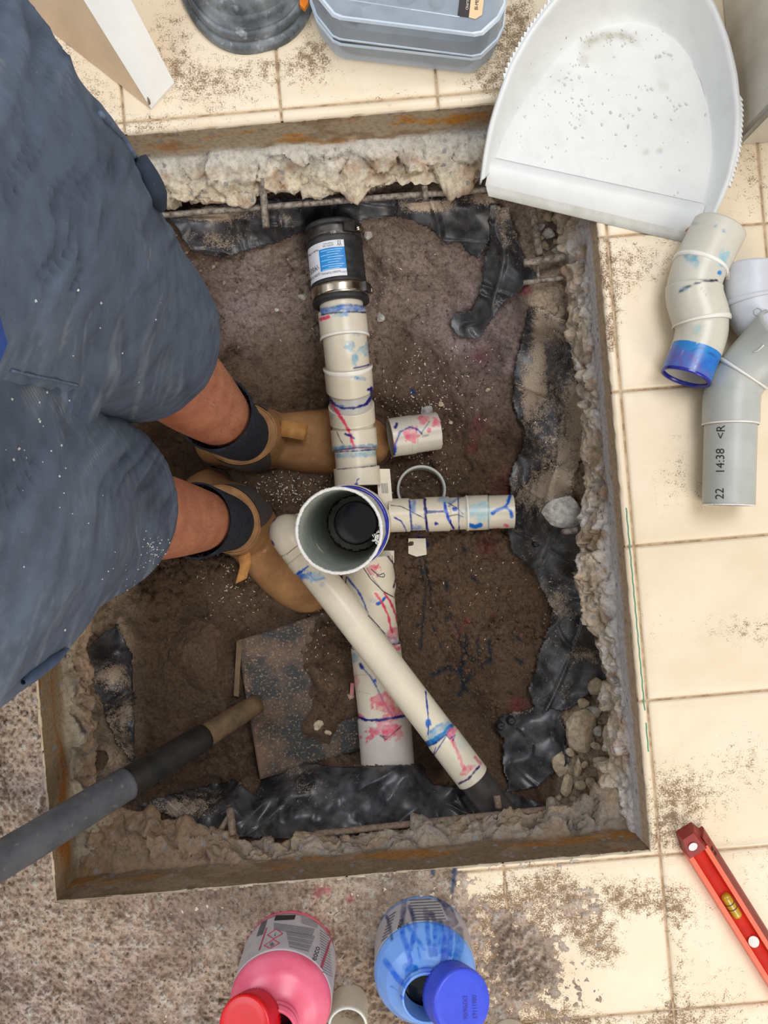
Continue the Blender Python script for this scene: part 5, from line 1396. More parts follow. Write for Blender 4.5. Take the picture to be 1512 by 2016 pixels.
def drape(pts, off=.0015, step=8):
    out = []
    for (x0, y0), (x1, y1) in zip(pts[:-1], pts[1:]):
        m = max(1, int(math.hypot(x1 - x0, y1 - y0) / step))
        for i in range(m):
            q = cast(sb, x0 + (x1 - x0) * i / m, y0 + (y1 - y0) * i / m, off)
            if q is not None: out.append(q)
    return out
def strip_fold(name, pts, r=.0022, mt='seam'):
    q = drape(pts, .0008)
    if len(q) > 3: cord(name, q, r, mt, shorts)
strip_fold('pocket_piping', [(196, 226), (240, 270), (268, 318), (300, 360)])
strip_fold('side_seam', [(318, 405), (345, 455), (372, 500), (392, 522)])
strip_fold('fly_seam', [(20, 728), (60, 738), (110, 748), (160, 760)], .0009)
# tool loop on the outer right thigh
lp = [q for q in (cast(sb, 268, 322, .004), cast(sb, 280, 348, .006), cast(sb, 292, 376, .006), cast(sb, 306, 404, .003))]
lp = [q for q in lp if q is not None]
if len(lp) < 2: lp = [P(280, 330, .3), P(306, 404, .27)]
pth = Path(lp, .01, up=(.6, .5, .3))
v, f, c = sweep(pth, [(0, .0001), (0, .006), (pth.L * .5, .0075), (pth.L, .006), (pth.L, .0001)], 16, .006)
mk('tool_loop', v, f, M['shirt'] if False else M['denim'], shorts, cols=np.repeat(lin((44, 54, 70))[None, :], len(v), 0))
# gaping side pocket on the left leg
pk = []
for i in range(13):
    t = i / 12.0
    q_ = cast(sb, 40 + 90 * t, 1340 - 66 * t, .002)
    if q_ is not None: pk.append(q_)
if len(pk) < 2: pk = [P(40, 1340, .35), P(130, 1274, .3)]
pth = Path(pk, .012, up=(.4, -.4, .8))
v, f, c = sweep(pth, [(0, .0015), (.01, .0045), (pth.L * .7, .0042), (pth.L, .0012)], 14, .006)
mk('pocket_flap', v, f, M['denim'], shorts, cols=np.repeat(lin((74, 90, 118))[None, :], len(v), 0))
# white plaster specks on the cloth
hv, hf = [], []
for (bx_, by_, sx1, sy1, n) in [(60, 830, 70, 60, 18), (306, 1085, 16, 20, 60), (275, 1140, 26, 18, 40), (200, 1050, 90, 90, 8), (250, 620, 90, 120, 9), (60, 980, 50, 90, 8)]:
    for _ in range(n):
        q = cast(sb, random.gauss(bx_, sx1), random.gauss(by_, sy1), .0005)
        if q is None: continue
        a = random.uniform(0, 6.28); s_ = random.uniform(.0003, .0010)
        k = len(hv)
        hv += [q + np.array([math.cos(a + b) * s_, math.sin(a + b) * s_, 0.0004]) for b in (0, 1.4, 3.1, 4.4)]; hf.append((k, k + 1, k + 2, k + 3))
sp_ = mk('plaster_specks', hv, hf, M['crumb'], shorts, smooth_sh=False); sp_['kind'] = 'stuff'
# shirt
V, T, Z, fo, di = garment_rings([(.615, -.335, .095, .158, .225), (.66, -.335, .09, .170, .222), (.69, -.332, .07, .192, .18), (.72, -.332, .062, .2135, .14), (.76, -.335, .08, .195, .19), (.84, -.34, .09, .165, .19), (.88, -.34, .095, .05, .06)], 90, 51, .004)
mk('shirt', V.reshape(-1, 3), grid_faces(V.shape[0], 90, True), M['shirt'], person)

# socks and boots
def sock(side, ztop):
    zs = np.linspace(ztop, -.270, 26)
    ax_ = leg_axis(side, zs)
    rr_ = np.interp(zs, [-.262, -.215, -.17, -.09, 0], [.036, .042, .0465, .0555, .0645])
    pth = Path(ax_, 0, up=(0, 1, 0), step=.004)
    ss = np.linspace(0, pth.L, 26)
    pr = [(0, rr_[0] - .003)] + [(s, r) for s, r in zip(ss, rr_)]
    v, f, c = sweep(pth, pr, 72, .004)
    ang = np.tile(np.arange(72), len(v) // 72)
    v = v + (v - c) * (0.012 * np.sin(ang * 2 * np.pi / 2))[:, None]
    return mk('sock', v, f, M['sock'], person)
sock('r', -.098); sock('l', -.098)
def boot(side, heel, toe, shaft, gus):
    heel = np.array(heel); toe = np.array(toe)
    ex = toe - heel; Lb = np.linalg.norm(ex); ex = ex / Lb; ey = np.array([-ex[1], ex[0]])
    def W(x, y, z): return np.array([heel[0] + ex[0] * x + ey[0] * y, heel[1] + ex[1] * x + ey[1] * y, SOLE + z])
    xs = np.array([0, .01, .04, .10, .22, .36, .52, .68, .80, .90, .96, .99, 1.0]) * Lb
    wd = np.array([.004, .022, .036, .042, .043, .044, .051, .057, .055, .046, .032, .018, .004])
    ht = np.array([.045, .058, .066, .075, .086, .092, .082, .070, .064, .056, .045, .034, .024])
    xd = np.linspace(0, Lb, 44)
    wd = np.interp(xd, xs, wd); ht = np.interp(xd, xs, ht)
    n = 40
    V = []
    for x, w, h in zip(xd, wd, ht):
        for k in range(n):
            a = 2 * math.pi * k / n
            c_, s_ = math.cos(a), math.sin(a)
            y = w * math.copysign(abs(c_) ** .8, c_)
            z = .012 + (h - .012) * (abs(s_) ** .85) if s_ > 0 else .012 - .004 * abs(s_)
            V.append(W(x, y, z))
    fc = [tuple(q) for q in grid_faces(len(xd), n, True)]
    k0 = len(V)
    fc.append(tuple(range(n))[::-1]); fc.append(tuple(range((len(xd) - 1) * n, len(xd) * n)))
    # ankle shaft
    zs = np.linspace(.03, .118, 14)
    for z in zs:
        t = (z - .03) / .088
        for k in range(n):
            a = 2 * math.pi * k / n
            V.append(W(shaft[0] + (-.004 * t) + (.078 - .018 * t) * math.cos(a), shaft[1] + (.057 - .008 * t) * math.sin(a), z + .014 * t * math.cos(a)))
    fc += [tuple(q + k0) for q in grid_faces(len(zs), n, True)]
    fc.append(tuple(range(k0, k0 + n))[::-1]); fc.append(tuple(range(k0 + (len(zs) - 1) * n, k0 + len(zs) * n)))
    b = mk('boot', V, fc, M['leather'], person)
    m1 = b.modifiers.new('fuse', 'REMESH'); m1.mode = 'VOXEL'; m1.voxel_size = .0032; m1.use_smooth_shade = True
    m2 = b.modifiers.new('soften', 'SMOOTH'); m2.factor = .5; m2.iterations = 9
    # sole
    so = []
    ring2 = [(x, w + .004) for x, w in zip(xd, wd)] + [(x, -w - .004) for x, w in list(zip(xd, wd))[::-1]]
    for z in (0.0, .016):
        for x, y in ring2: so.append(W(x + (.004 if x > Lb * .5 else -.003), y, z))
    m = len(ring2)
    mk('sole', so, [tuple(range(m)), tuple(range(m, 2 * m))[::-1]] + [(i, i + m, (i + 1) % m + m, (i + 1) % m) for i in range(m)], M['sole'], b, smooth_sh=False)
    # elastic gussets
    for sgn in (1, -1):
        gv = []; R_, C_ = 12, 20
        for j in range(R_ + 1):
            for i in range(C_ + 1):
                t = j / R_; u = i / C_ - .5
                z = .040 + .078 * t
                half = (.36 + .5 * t)
                a = sgn * math.pi / 2 + u * 2 * half + gus
                tt = (z - .03) / .088
                gv.append(W(shaft[0] - .004 * tt + (.0792 - .018 * tt) * math.cos(a), shaft[1] + (.0582 - .008 * tt) * math.sin(a), z + .014 * tt * math.cos(a)))
        mk('elastic_gusset', gv, grid_faces(R_ + 1, C_ + 1), M['elastic'], b)
    # rolled top edge
    tv = [W(shaft[0] - .004 + .059 * math.cos(a), shaft[1] + .048 * math.sin(a), .117 + .014 * math.cos(a)) for a in np.linspace(0, 2 * math.pi, 60)]
    pth = Path(tv, 0, up=(0, 0, 1), step=.003)
    v, f, c = sweep(pth, [(0, .0011), (pth.L, .0011)], 8, .004)
    mk('boot_collar', v, f, M['leather'], b)
    # seam across the vamp
    sv2 = [W(Lb * .40 + .03 * (math.cos(a * 1.0)), .040 * math.sin(a), .012 + .083 * max(0, math.cos(a)) ** .8) for a in np.linspace(-1.4, 1.4, 20)]
    return b, W
br_, WR = boot('r', (-.320, .121), (.012, .118), (.098, .003), 0.05)
bl_, WL = boot('l', (-.328, .057), (-.092, -.160), (.109, .004), -.1)
def strap(name, pts, width_dir, w, mt, parent, th=.0016):
    pts = Path(pts, .006, up=(0, 0, 1), step=.002).p[::2]
    V = []
    for p in pts:
        for q in (-1, 1):
            V.append(p + width_dir * q * w / 2)
    n = len(V)
    o = mk(name, V, [(2 * i, 2 * i + 1, 2 * i + 3, 2 * i + 2) for i in range(len(pts) - 1)], M[mt], parent)
    m = o.modifiers.new('thickness', 'SOLIDIFY'); m.thickness = th
    return o
e1 = P(552, 843, -.228); e2 = P(575, 846, -.222); e3 = P(603, 852, -.240)
wd_ = np.array([.15, 1.0, 0.0]); wd_ /= np.linalg.norm(wd_)
tb = strap('pull_tab', [e1, e2, e3], wd_, .026, 'tab', br_)
bv = bvh_of(tb)
text_px('tab_lettering', 'AUSTRALIA', (578, 846), 188, 9, bv, M['ink'], br_, off=.0012, sx=.75)
e1 = P(481, 1090, -.228); e2 = P(484, 1108, -.222); e3 = P(474, 1146, -.232)
wd_ = np.array([.9, .45, 0.0]); wd_ /= np.linalg.norm(wd_)
tb2 = strap('pull_tab', [e1, e2, e3], wd_, .020, 'tab', bl_)
bv = bvh_of(tb2)
text_px('tab_lettering', 'AUST', (477, 1128), -80, 8, bv, M['ink'], bl_, off=.0012, sx=.8)
# ------------------------------------------------------------------ dustpan
pan_ = empty('dustpan', P(1200, 250, 0.002), 'white plastic dustpan with comb teeth lying on the tiles over the hole corner', 'dustpan')
rim_px = [(952, 352, .014), (960, 300, .024), (972, 245, .034), (988, 195, .042), (1012, 130, .052), (1045, 70, .062), (1082, 20, .068), (1130, -35, .074), (1190, -75, .078), (1255, -90, .08), (1320, -70, .078), (1370, -30, .075), (1404, 15, .07), (1428, 80, .064), (1443, 150, .057), (1450, 220, .049), (1447, 285, .038), (1432, 350, .028), (1408, 410, .02), (1385, 458, .014)]
flr_px = [(972, 330, .006), (982, 296, .006), (998, 262, .006), (1022, 222, .006), (1052, 178, .006), (1088, 130, .006), (1128, 90, .006), (1172, 62, .006), (1215, 50, .006), (1255, 48, .006), (1295, 58, .006), (1332, 82, .006), (1360, 118, .006), (1380, 160, .006), (1392, 205, .006), (1398, 250, .006), (1399, 300, .006), (1394, 345, .006), (1384, 385, .006), (1368, 425, .006)]
def curve_rs(lst, n):
    A = np.array([P(*q) for q in lst])
    s = np.concatenate([[0], np.cumsum(np.linalg.norm(np.diff(A, axis=0), axis=1))]); s /= s[-1]
    t = np.linspace(0, 1, n)
    B = np.stack([np.interp(t, s, A[:, k]) for k in range(3)], -1)
    for _ in range(6): B[1:-1] = (B[:-2] + 2 * B[1:-1] + B[2:]) / 4
    return B
NR = 220
R_, Fl = curve_rs(rim_px, NR), curve_rs(flr_px, NR)
rows = []
outw = R_ - Fl; outw[:, 2] = 0; outw /= np.linalg.norm(outw, axis=1)[:, None]
rows.append(R_ + outw * .006 - np.array([0, 0, .006])); rows.append(R_ + outw * .0045 + np.array([0, 0, .0006])); rows.append(R_)
for k in range(1, 31):
    t = k / 30.0
    q = R_ * (1 - t) + Fl * t
    zf_ = Fl[:, 2] + (R_[:, 2] - Fl[:, 2]) * (1 - t) ** 1.9
    q = q.copy(); q[:, 2] = zf_
    rows.append(q)
cen = (Fl[0] + Fl[-1]) / 2
for k in range(1, 61):
    t = k / 60.0
    a = np.linspace(0, 1, NR)[:, None]
    base = Fl[0] * (1 - a) + Fl[-1] * a
    q = Fl * (1 - t) + base * t
    rows.append(q)
V = np.array(rows)
pvv = V.reshape(-1, 3)
qx, qy = proj(pvv)
pcol = np.repeat(lin((224, 225, 223))[None, :], len(pvv), 0)
arc = np.exp(-((np.hypot((qx - 1208) / 1.25, (qy - 128)) - 58) / 9.0) ** 2) * smooth(112, 88, qy) * smooth(1135, 1160, qx) * smooth(1270, 1235, qx)
pcol = mix3(pcol, lin((180, 176, 158)), np.clip(arc * (.8 + .5 * fbm(qx / 9, qy / 9, 0, 5, 3)), 0, 1))
for (a_, b_, r_, k_) in [(1150, 118, 14, .5), (1272, 301, 7, .6), (1299, 298, 8, .7), (1305, 170, 12, .35), (1180, 100, 40, .25), (1100, 160, 26, .15)]:
    pcol = mix3(pcol, lin((186, 182, 166)), np.clip(1.3 - (np.hypot(qx - a_, qy - b_) + 4 * fbm(qx / 8, qy / 8, 0, 6, 3)) / r_, 0, 1) * k_)
pcol = pcol * (1 - .04 * smooth(.1, .5, fbm(qx / 22, qy / 22, 0, 8, 4)))[:, None]
o = mk('pan_body', pvv, grid_faces(len(rows), NR), M['pancol'], pan_, cols=pcol)
m = o.modifiers.new('thickness', 'SOLIDIFY'); m.thickness = .0022; m.offset = 0
# raised ramp and grey lip at the front
n = 40
ra = []
prof_ = [((972, 318), (1384, 408), .0062), ((968, 308), (1388, 400), .0062), ((966, 312), (1388, 404), .0105), ((962, 330), (1384, 418), .0115), ((956, 362), (1348, 455), .004), ((955, 366), (1346, 459), .0015)]
for (a, b, z) in prof_:
    for i in range(n + 1):
        t = i / n; ra.append(P(a[0] + (b[0] - a[0]) * t, a[1] + (b[1] - a[1]) * t, z))
mk('front_ramp', ra, grid_faces(len(prof_), n + 1), M['dustpan'], pan_)
li = []
lp_ = [((956, 360), (1352, 456), .0038), ((958, 372), (1352, 468), .0022), ((962, 386), (1340, 476), .0012), ((962, 387), (1340, 477), -.0006), ((957, 366), (1352, 462), -.0006)]
for (a, b, z) in lp_:
    for i in range(n + 1):
        t = i / n; li.append(P(a[0] + (b[0] - a[0]) * t, a[1] + (b[1] - a[1]) * t, z))
mk('rubber_lip', li, grid_faces(len(lp_), n + 1), M['lip'], pan_)
# comb teeth on both rims
def teeth(i0, i1, cnt):
    for k in range(cnt):
        t = i0 + (i1 - i0) * k / cnt
        i = int(t); fr = t - i
        p = R_[i] * (1 - fr) + R_[i + 1] * fr
        tg = R_[i + 1] - R_[i]; tg /= np.linalg.norm(tg)
        ow = outw[i]
        b0 = p + ow * .0035; w = .0052
        vv = [b0 - tg * w, b0 + tg * w, b0 + tg * w * .9 + ow * .0062, b0 - tg * w - np.array([0, 0, .004]), b0 + tg * w - np.array([0, 0, .004]), b0 + tg * w * .9 + ow * .0062 - np.array([0, 0, .004])]
        mk('comb_tooth', vv, [(0, 2, 1), (3, 4, 5), (0, 1, 4, 3), (1, 2, 5, 4), (2, 0, 3, 5)], M['dustpan'], pan_, smooth_sh=False)
teeth(NR * .165, NR * .335, 20); teeth(NR * .765, NR * .905, 18)
# hollow handle stub beyond the frame
hp_ = Path([P(1250, -70, .055), P(1240, -200, .07), P(1230, -420, .075)], .03)
v, f, c = sweep(hp_, [(0, .03), (.05, .019), (hp_.L - .01, .018), (hp_.L, .0001)], 32, .01)
mk('handle', v, f, M['dustpan'], pan_)
bvp = bvh_of(o)
hv, hf = [], []
def crumb(px, py, s, bvx, hv, hf, off=.0018):
    q = cast(bvx, px, py, off)
    if q is None: return
    vv, ff = rock_mesh((s, s * random.uniform(.4, .8), s * .6), random.randrange(9999), 1.0, 1, 5)
    a = random.uniform(0, 6.28); R3 = np.array(Matrix.Rotation(a, 3, 'Z'))
    k = len(hv); hv += list(vv @ R3.T + q); hf += [tuple(i + k for i in t) for t in ff]
for (bx_, by_, sx1, sy1, n_, s0) in [(1200, 200, 90, 80, 60, .0016), (1210, 75, 36, 9, 46, .0018), (1135, 205, 24, 60, 16, .0022), (1240, 220, 60, 30, 18, .003), (1310, 115, 14, 8, 8, .0025), (1060, 210, 40, 60, 30, .0012), (1330, 370, 50, 50, 14, .0012), (1120, 140, 30, 20, 20, .0016), (1340, 215, 12, 8, 6, .0026)]:
    for _ in range(n_): crumb(random.gauss(bx_, sx1), random.gauss(by_, sy1), s0 * random.uniform(.4, 1.2), bvp, hv, hf)
tag(mk('plaster_crumbs', hv, hf, M['crumb'], smooth_sh=False), 'white plaster crumbs scattered inside the dustpan', 'crumbs', kind='stuff')

# ------------------------------------------------------------------ clear plastic tool case
case = empty('tool_case', P(800, 30, 0), 'clear frosted plastic drill accessory case with a chamfered front', 'case')
foot = [(600, -260), (620, 42), (632, 76), (662, 113), (676, 119), (920, 147), (936, 144), (966, 116), (978, 92), (1010, -260)]
def case_ring(z, inset=0.0):
    A = np.array([P(a, b, 0)[:2] for a, b in foot]); c_ = A.mean(0)
    d_ = A - c_; r_ = np.linalg.norm(d_, axis=1)[:, None]
    A = A - d_ / r_ * inset
    return [np.array([a[0], a[1], z]) for a in A]
def loft(name, rings, mt, parent, cap0=True, cap1=True):
    n = len(rings[0]); V = [q for r in rings for q in r]
    f = [tuple(q) for q in grid_faces(len(rings), n, True)]
    if cap0: f.append(tuple(range(n))[::-1])
    if cap1: f.append(tuple(range((len(rings) - 1) * n, len(rings) * n)))
    return mk(name, V, f, M[mt], parent, smooth_sh=False)
loft('base_tray', [case_ring(.0015, .002), case_ring(.004, 0), case_ring(.034, -.001)], 'case', case, True, False)
loft('tray_rim', [case_ring(.033, -.0006), case_ring(.033, -.0032), case_ring(.036, -.0032), case_ring(.036, -.0006)], 'caseedge', case, False, False)
def tiltz(ring, dz):   # lid not closed on its left side
    A = np.array(ring); x0, x1 = A[:, 0].min(), A[:, 0].max()
    A[:, 2] += dz * (1 - (A[:, 0] - x0) / (x1 - x0))
    return [q for q in A]
loft('lid', [tiltz(case_ring(.0385, -.001), .006), tiltz(case_ring(.074, .001), .004), tiltz(case_ring(.078, .004), .004)], 'case', case, False, True)
loft('lid_edge', [tiltz(case_ring(.0745, .0002), .004), tiltz(case_ring(.0778, .0022), .004), tiltz(case_ring(.0786, .0046), .004), tiltz(case_ring(.0779, .0046), .004)], 'caseedge', case, False, False)
loft('lid_rim', [tiltz(case_ring(.0385, -.0008), .006), tiltz(case_ring(.0385, -.003), .006), tiltz(case_ring(.0405, -.003), .006), tiltz(case_ring(.0405, -.0008), .006)], 'caseedge', case, False, False)
loft('insert_tray', [case_ring(.003, .012), case_ring(.050, .014)], 'case_in', case)
for (a, b, r) in [(720, 10, 26), (800, 15, 20), (860, 30, 15), (700, 60, 13)]:
    q = P(a, b - 24, .05)
    rod('hole_saw', q, q + np.array([0, 0, .012]), r * .9 / F, M['pad'], case, n=32)
zt = .0795
def flat(name, pts, z, mt, parent):
    pts = [P(a, b, z) for a, b in pts]; n_ = len(pts)
    V = pts + [q - np.array([0, 0, .0004]) for q in pts]
    return mk(name, V, [tuple(range(n_)), tuple(range(n_, 2 * n_))[::-1]] + [(i, i + n_, (i + 1) % n_ + n_, (i + 1) % n_) for i in range(n_)], M[mt], parent, smooth_sh=False)
st1 = flat('sticker', [(901, 31), (923, 34), (930, -30), (908, -32)], zt + .0008, 'sticker_black', case)
st2 = flat('sticker', [(923, 34), (936, 37.5), (949, 29), (956, -30), (930, -30)], zt + .0008, 'sticker_tan', case)
bv = bvh_of(st1, st2)
text_px('sticker_lettering', 'BI-METAL', (939, 2), -84, 10, bv, M['ink'], case, off=.0004, sx=.85)
text_px('sticker_lettering', 'CRAFTRIGHT', (926 - 5, 2), -84, 7, bv, M['inkwhite'], case, off=.0004, sx=.85)
flat('lid_panel_line', [(660, -6), (905, 32), (904, 34), (660, -4)], zt + .0005, 'caseedge', case)

# ------------------------------------------------------------------ scuffed black rubber pad
pad = empty('rubber_pad', P(485, 0, 0), 'scuffed grey-black moulded rubber pad with a stepped rim beside the clear case', 'rubber pad')
pc = np.array([478, -78.0])
def pad_ring(sc, z, n=90):
    out = []
    for k in range(n):
        a = 2 * math.pi * k / n
        rx, ry = 138 * sc, 186 * sc
        c_, s_ = math.cos(a), math.sin(a)
        x = rx * math.copysign(abs(c_) ** .82, c_); y = ry * math.copysign(abs(s_) ** .9, s_)
        ca, sa = math.cos(math.radians(-14)), math.sin(math.radians(-14))
        p = P(pc[0] + x * ca - y * sa, pc[1] + x * sa + y * ca, 0)
        out.append(np.array([p[0], p[1], z]))
    return out
def loft_s(name, rings, mt, parent, cap=True):
    n = len(rings[0]); V = [q for r in rings for q in r]
    f = [tuple(q) for q in grid_faces(len(rings), n, True)]
    if cap: f.append(tuple(range((len(rings) - 1) * n, len(rings) * n)))
    return mk(name, V, f, M[mt], parent)
loft_s('flange', [pad_ring(1.0, 0), pad_ring(1.0, .008), pad_ring(.985, .011), pad_ring(.93, .013), pad_ring(.915, .0125)], 'pad', pad, False)
loft_s('stepped_wall', [pad_ring(.935, .010), pad_ring(.93, .022), pad_ring(.90, .026), pad_ring(.87, .024), pad_ring(.86, .024), pad_ring(.85, .036), pad_ring(.80, .041)], 'pad', pad, False)
loft_s('dome', [pad_ring(.82, .038)] + [pad_ring(.80 * math.cos(t), .040 + .04 * math.sin(t)) for t in np.linspace(.05, 1.5, 12)], 'pad', pad)
bv = bvh_of(*pad.children)
text_px('moulded_lettering', 'LEP', (437, 14), 8, 14, bv, M['pad'], pad, off=.0008)
rg_ = [cast(bv, a, b, .0012) for a, b in [(478, 2), (500, 40), (530, 52), (538, 60)]]
rg_ = [q for q in rg_ if q is not None]
ob = [P(590, -6, .03), P(606, -6, .035), P(607, 4, .034), P(599, 17, .03), P(590, 9, .03)]
ob2 = [q - np.array([0, 0, .006]) for q in ob]
mk('orange_clip', ob + ob2, [(4, 3, 2, 1, 0), (5, 6, 7, 8, 9)] + [(i, (i + 1) % 5, 5 + (i + 1) % 5, 5 + i) for i in range(5)], M['orange'], pad, smooth_sh=False)

# ------------------------------------------------------------------ white board leaning with its end on the floor
brd = empty('board', P(300, 190, 0), 'white-faced board with a beige side, its end resting on the tiles behind the shorts', 'board')
A0, B0 = P(297, 213, .004), P(343, 162, .004)
zr = .20
def up_at(px, py, z): return P(px, py, z)
A1, B1 = P(100, -104, .105), P(214, -84, .105)
A1b, B1b = A1.copy(), B1.copy()
lo_a = P(-90, -86, 0.0); lo_a0 = P(291, 208, 0.0); lo_b0 = P(340, 160, 0.0); lo_b = np.array([B1[0], B1[1], 0])
mk('white_face', [A0, B0, B1, A1] + [A0 + (0, 0, -.004), B0 + (0, 0, -.004), B1 + (0, 0, -.004), A1 + (0, 0, -.004)], [(0, 1, 2, 3), (7, 6, 5, 4), (0, 4, 5, 1), (1, 5, 6, 2), (2, 6, 7, 3), (3, 7, 4, 0)], M['trim'], brd, smooth_sh=False)
mk('beige_side', [A0 + (0, 0, -.001), A1 + (0, 0, -.001), lo_a, lo_a0], [(0, 1, 2, 3), (3, 2, 1, 0)][:1], M['trim_side'], brd, smooth_sh=False)
mk('hidden_side', [B0 + (0, 0, -.002), lo_b0, lo_b, B1 + (0, 0, -.002)], [(0, 1, 2, 3)], M['trim_side'], brd, smooth_sh=False)
mk('chipped_corner', [P(289, 188, .013), P(295, 196, .011), P(297, 205, .009), P(292, 207, .009)], [(0, 1, 2, 3)], M['rust'], brd, smooth_sh=False)

# ------------------------------------------------------------------ loose fittings on the right-hand tiles
def fit_part(name, path, prof, strokes, base, parent, n=120, ds=.002):
    v, f, c = sweep(path, prof, n, ds)
    return mk(name, v, f, M['pvc'], parent, cols=paint(v, c, base, strokes))
def ridge(path, s, r, parent, w=.0026, h=.0012, mt='pvcring'):
    v, f, c = sweep(path, [(s - w, r - .0004), (s - w * .5, r + h), (s + w * .5, r + h), (s + w, r - .0004)], 72, .01)
    return mk('moulded_ridge', v, f, M[mt], parent)
GF = 'loose pipe fittings on the tiles'
f1 = empty('pipe_offset', P(1370, 600, 0), 'pair of cream bends glued together with a blue and purple painted end', 'pipe fitting', GF)
z1 = .034
p1 = px_path([(1416, 450, z1), (1374, 532, z1), (1363, 574, z1), (1384, 640, z1), (1378, 672, z1), (1349, 744, z1)], .03)
x1_, y1_ = proj(p1.p)
def s1_(y): return float(p1.s[np.argmin(np.abs(y1_ - y))])
S1 = [('blob', (1358, 505), (14, 6, 20), (88, 156, 186), 1.5, .8, 3), ('blob', (1366, 514), (9, 12, -30), (110, 170, 190), 2, .6, 3), ('blob', (1425, 510), (10, 18, 12), (130, 188, 204), 2, .75, 3), ('blob', (1418, 537), (4, 4, 0), (40, 130, 200), 1), ('line', [(1338, 573), (1360, 562), (1385, 553), (1412, 552)], 1.6, (40, 44, 70), .8), ('blob', (1347, 570), (8, 4, -20), (60, 120, 150), 1.5, .8),
      ('blob', (1406, 445), (5, 3, 0), (90, 150, 180), 1, .8), ('blob', (1426, 455), (4, 3, 0), (70, 130, 190), 1, .8), ('blob', (1368, 440), (12, 3, 0), (110, 150, 170), 1, .6), ('blob', (1373, 650), (7, 10, 20), (150, 196, 200), 2, .7, 2), ('line', [(1380, 567), (1390, 580)], .7, (110, 104, 96), .6, .8)]
fit_part('bend_fitting', p1, [(0, .0285), (0, .0328), (s1_(524), .0328), (s1_(530), .0318), (s1_(575), .0318), (s1_(575), .029)], S1, (208, 204, 190), f1)
fit_part('bend_fitting', p1, [(s1_(566), .0318), (s1_(567), .0332), (s1_(632), .0332), (s1_(640), .0308), (s1_(690), .0300)], S1, (210, 205, 190), f1)
S2 = [('poly', [(1330, 668), (1350, 665), (1380, 678), (1395, 675), (1412, 680), (1425, 700), (1405, 775), (1300, 730), (1310, 700)], 0, (44, 132, 204), 1), ('blob', (1350, 715), (48, 26, 20), (106, 92, 168), 8, .95, 4), ('blob', (1400, 715), (16, 24, 20), (20, 104, 196), 4, .9, 4), ('blob', (1375, 745), (40, 14, 25), (112, 78, 160), 6, .8, 4), ('line', [(1362, 690), (1380, 684), (1412, 704)], .9, (20, 50, 110), .7, .8), ('line', [(1350, 745), (1353, 728)], .7, (190, 190, 220), .6, .9), ('line', [(1365, 738), (1369, 720)], .7, (190, 190, 220), .6, .9), ('line', [(1340, 700), (1345, 690)], .6, (170, 180, 220), .6, .8), ('line', [(1372, 715), (1376, 698)], .6, (170, 180, 220), .6, .8)]
fit_part('painted_spigot', p1, [(s1_(680), .0300), (p1.L, .0300), (p1.L, .0272), (s1_(700), .0272)], S2, (210, 205, 190), f1)
v, f, c = sweep(p1, [(p1.L - .003, .0302), (p1.L - .001, .0304), (p1.L + .0006, .0300), (p1.L + .0008, .0272), (p1.L - .004, .0270)], 72, .01)
mk('painted_rim', v, f, M['glueblue'], f1)
ridge(p1, s1_(524), .0328, f1); ridge(p1, s1_(634), .0330, f1)

f2 = empty('pipe_elbow', P(1480, 600, 0), 'pale grey elbow fitting at the right edge of the picture', 'pipe fitting', GF)
p2 = px_path([(1477, 524, .033), (1476, 596, .033), (1493, 634, .033), (1522, 656, .033)], .035)
v, f, c = sweep(p2, [(.02, .0278), (0, .0278), (0, .0308), (p2.s_of_px(1476, 588), .0308), (p2.s_of_px(1476, 590), .0296), (p2.L - .02, .0296), (p2.L, .0300), (p2.L, .0278)], 90, .003)
mk('elbow_body', v, f, M['offwhite'], f2)
ridge(p2, p2.s_of_px(1476, 590), .0308, f2, mt='offwhite')
bv = bvh_of(f2.children[0])
ci = [cast(bv, 1491 + 9 * math.cos(t), 614 + 9 * math.sin(t), .0004) for t in np.linspace(0, 6.283, 30)]
ci = [q for q in ci if q is not None]
cord('moulded_mark', ci, .0005, 'offgrey', f2, 6)
patch_px('moulded_tab', [(1431, 534), (1438, 534), (1437, 551), (1429, 551)], bv, M['pvcring'], f2, 3, 3)

f3 = empty('pipe_with_bend', P(1440, 900, 0), 'grey pipe offcut printed with a time joined to a grey bend', 'pipe fitting', GF)
p3 = px_path([(1434, 994, .033), (1440, 772, .033), (1454, 746, .034), (1502, 692, .052), (1545, 646, .078)], .03)
def s3_(x, y): return p3.s_of_px(x, y)
v, f, c = sweep(p3, [(.02, .0278), (0, .0278), (0, .0302), (s3_(1435, 830), .0302)], 90, .004)
pp = mk('grey_pipe', v, f, M['offgrey'], f3)
ecut = [(0 - .0006, .0276), (-.001, .029), (-.0006, .0303), (.0008, .0305)]
v, f, c = sweep(p3, ecut, 120, .01); v = v + (v - c) * (0.015 * vnoise(np.arange(len(v)) * .8, 0, 0, 9))[:, None]
mk('sawn_edge', v, f, M['cutpvc'], f3)
sA, sB, sC = s3_(1435, 836), s3_(1437, 776), s3_(1463, 735)
v, f, c = sweep(p3, [(sA, .0300), (sA, .0328), (sB, .0328), (sB + .004, .0318), (sC, .0318), (sC + .002, .0330), (p3.L, .0330), (p3.L, .029)], 90, .003)
mk('bend_fitting', v, f, M['offgrey'], f3)
ridge(p3, sC, .0328, f3); ridge(p3, sA + .0006, .0322, f3, w=.0012, h=.0009)
bv = bvh_of(pp)
for s, y_ in (('<R', 850), ('14:38', 906), ('22', 972)):
    text_px('printed_lettering', s, (1419 - (y_ - 850) * .02, y_), -90, 24, bv, M['ink'], f3, off=.0003, sx=.95)
bv = bvh_of([o for o in f3.children if o.name.startswith('bend_fitting')][0])
mk_pts = [cast(bv, a, b, .0005) for a, b in [(1504, 679), (1489, 694), (1483, 693)]]
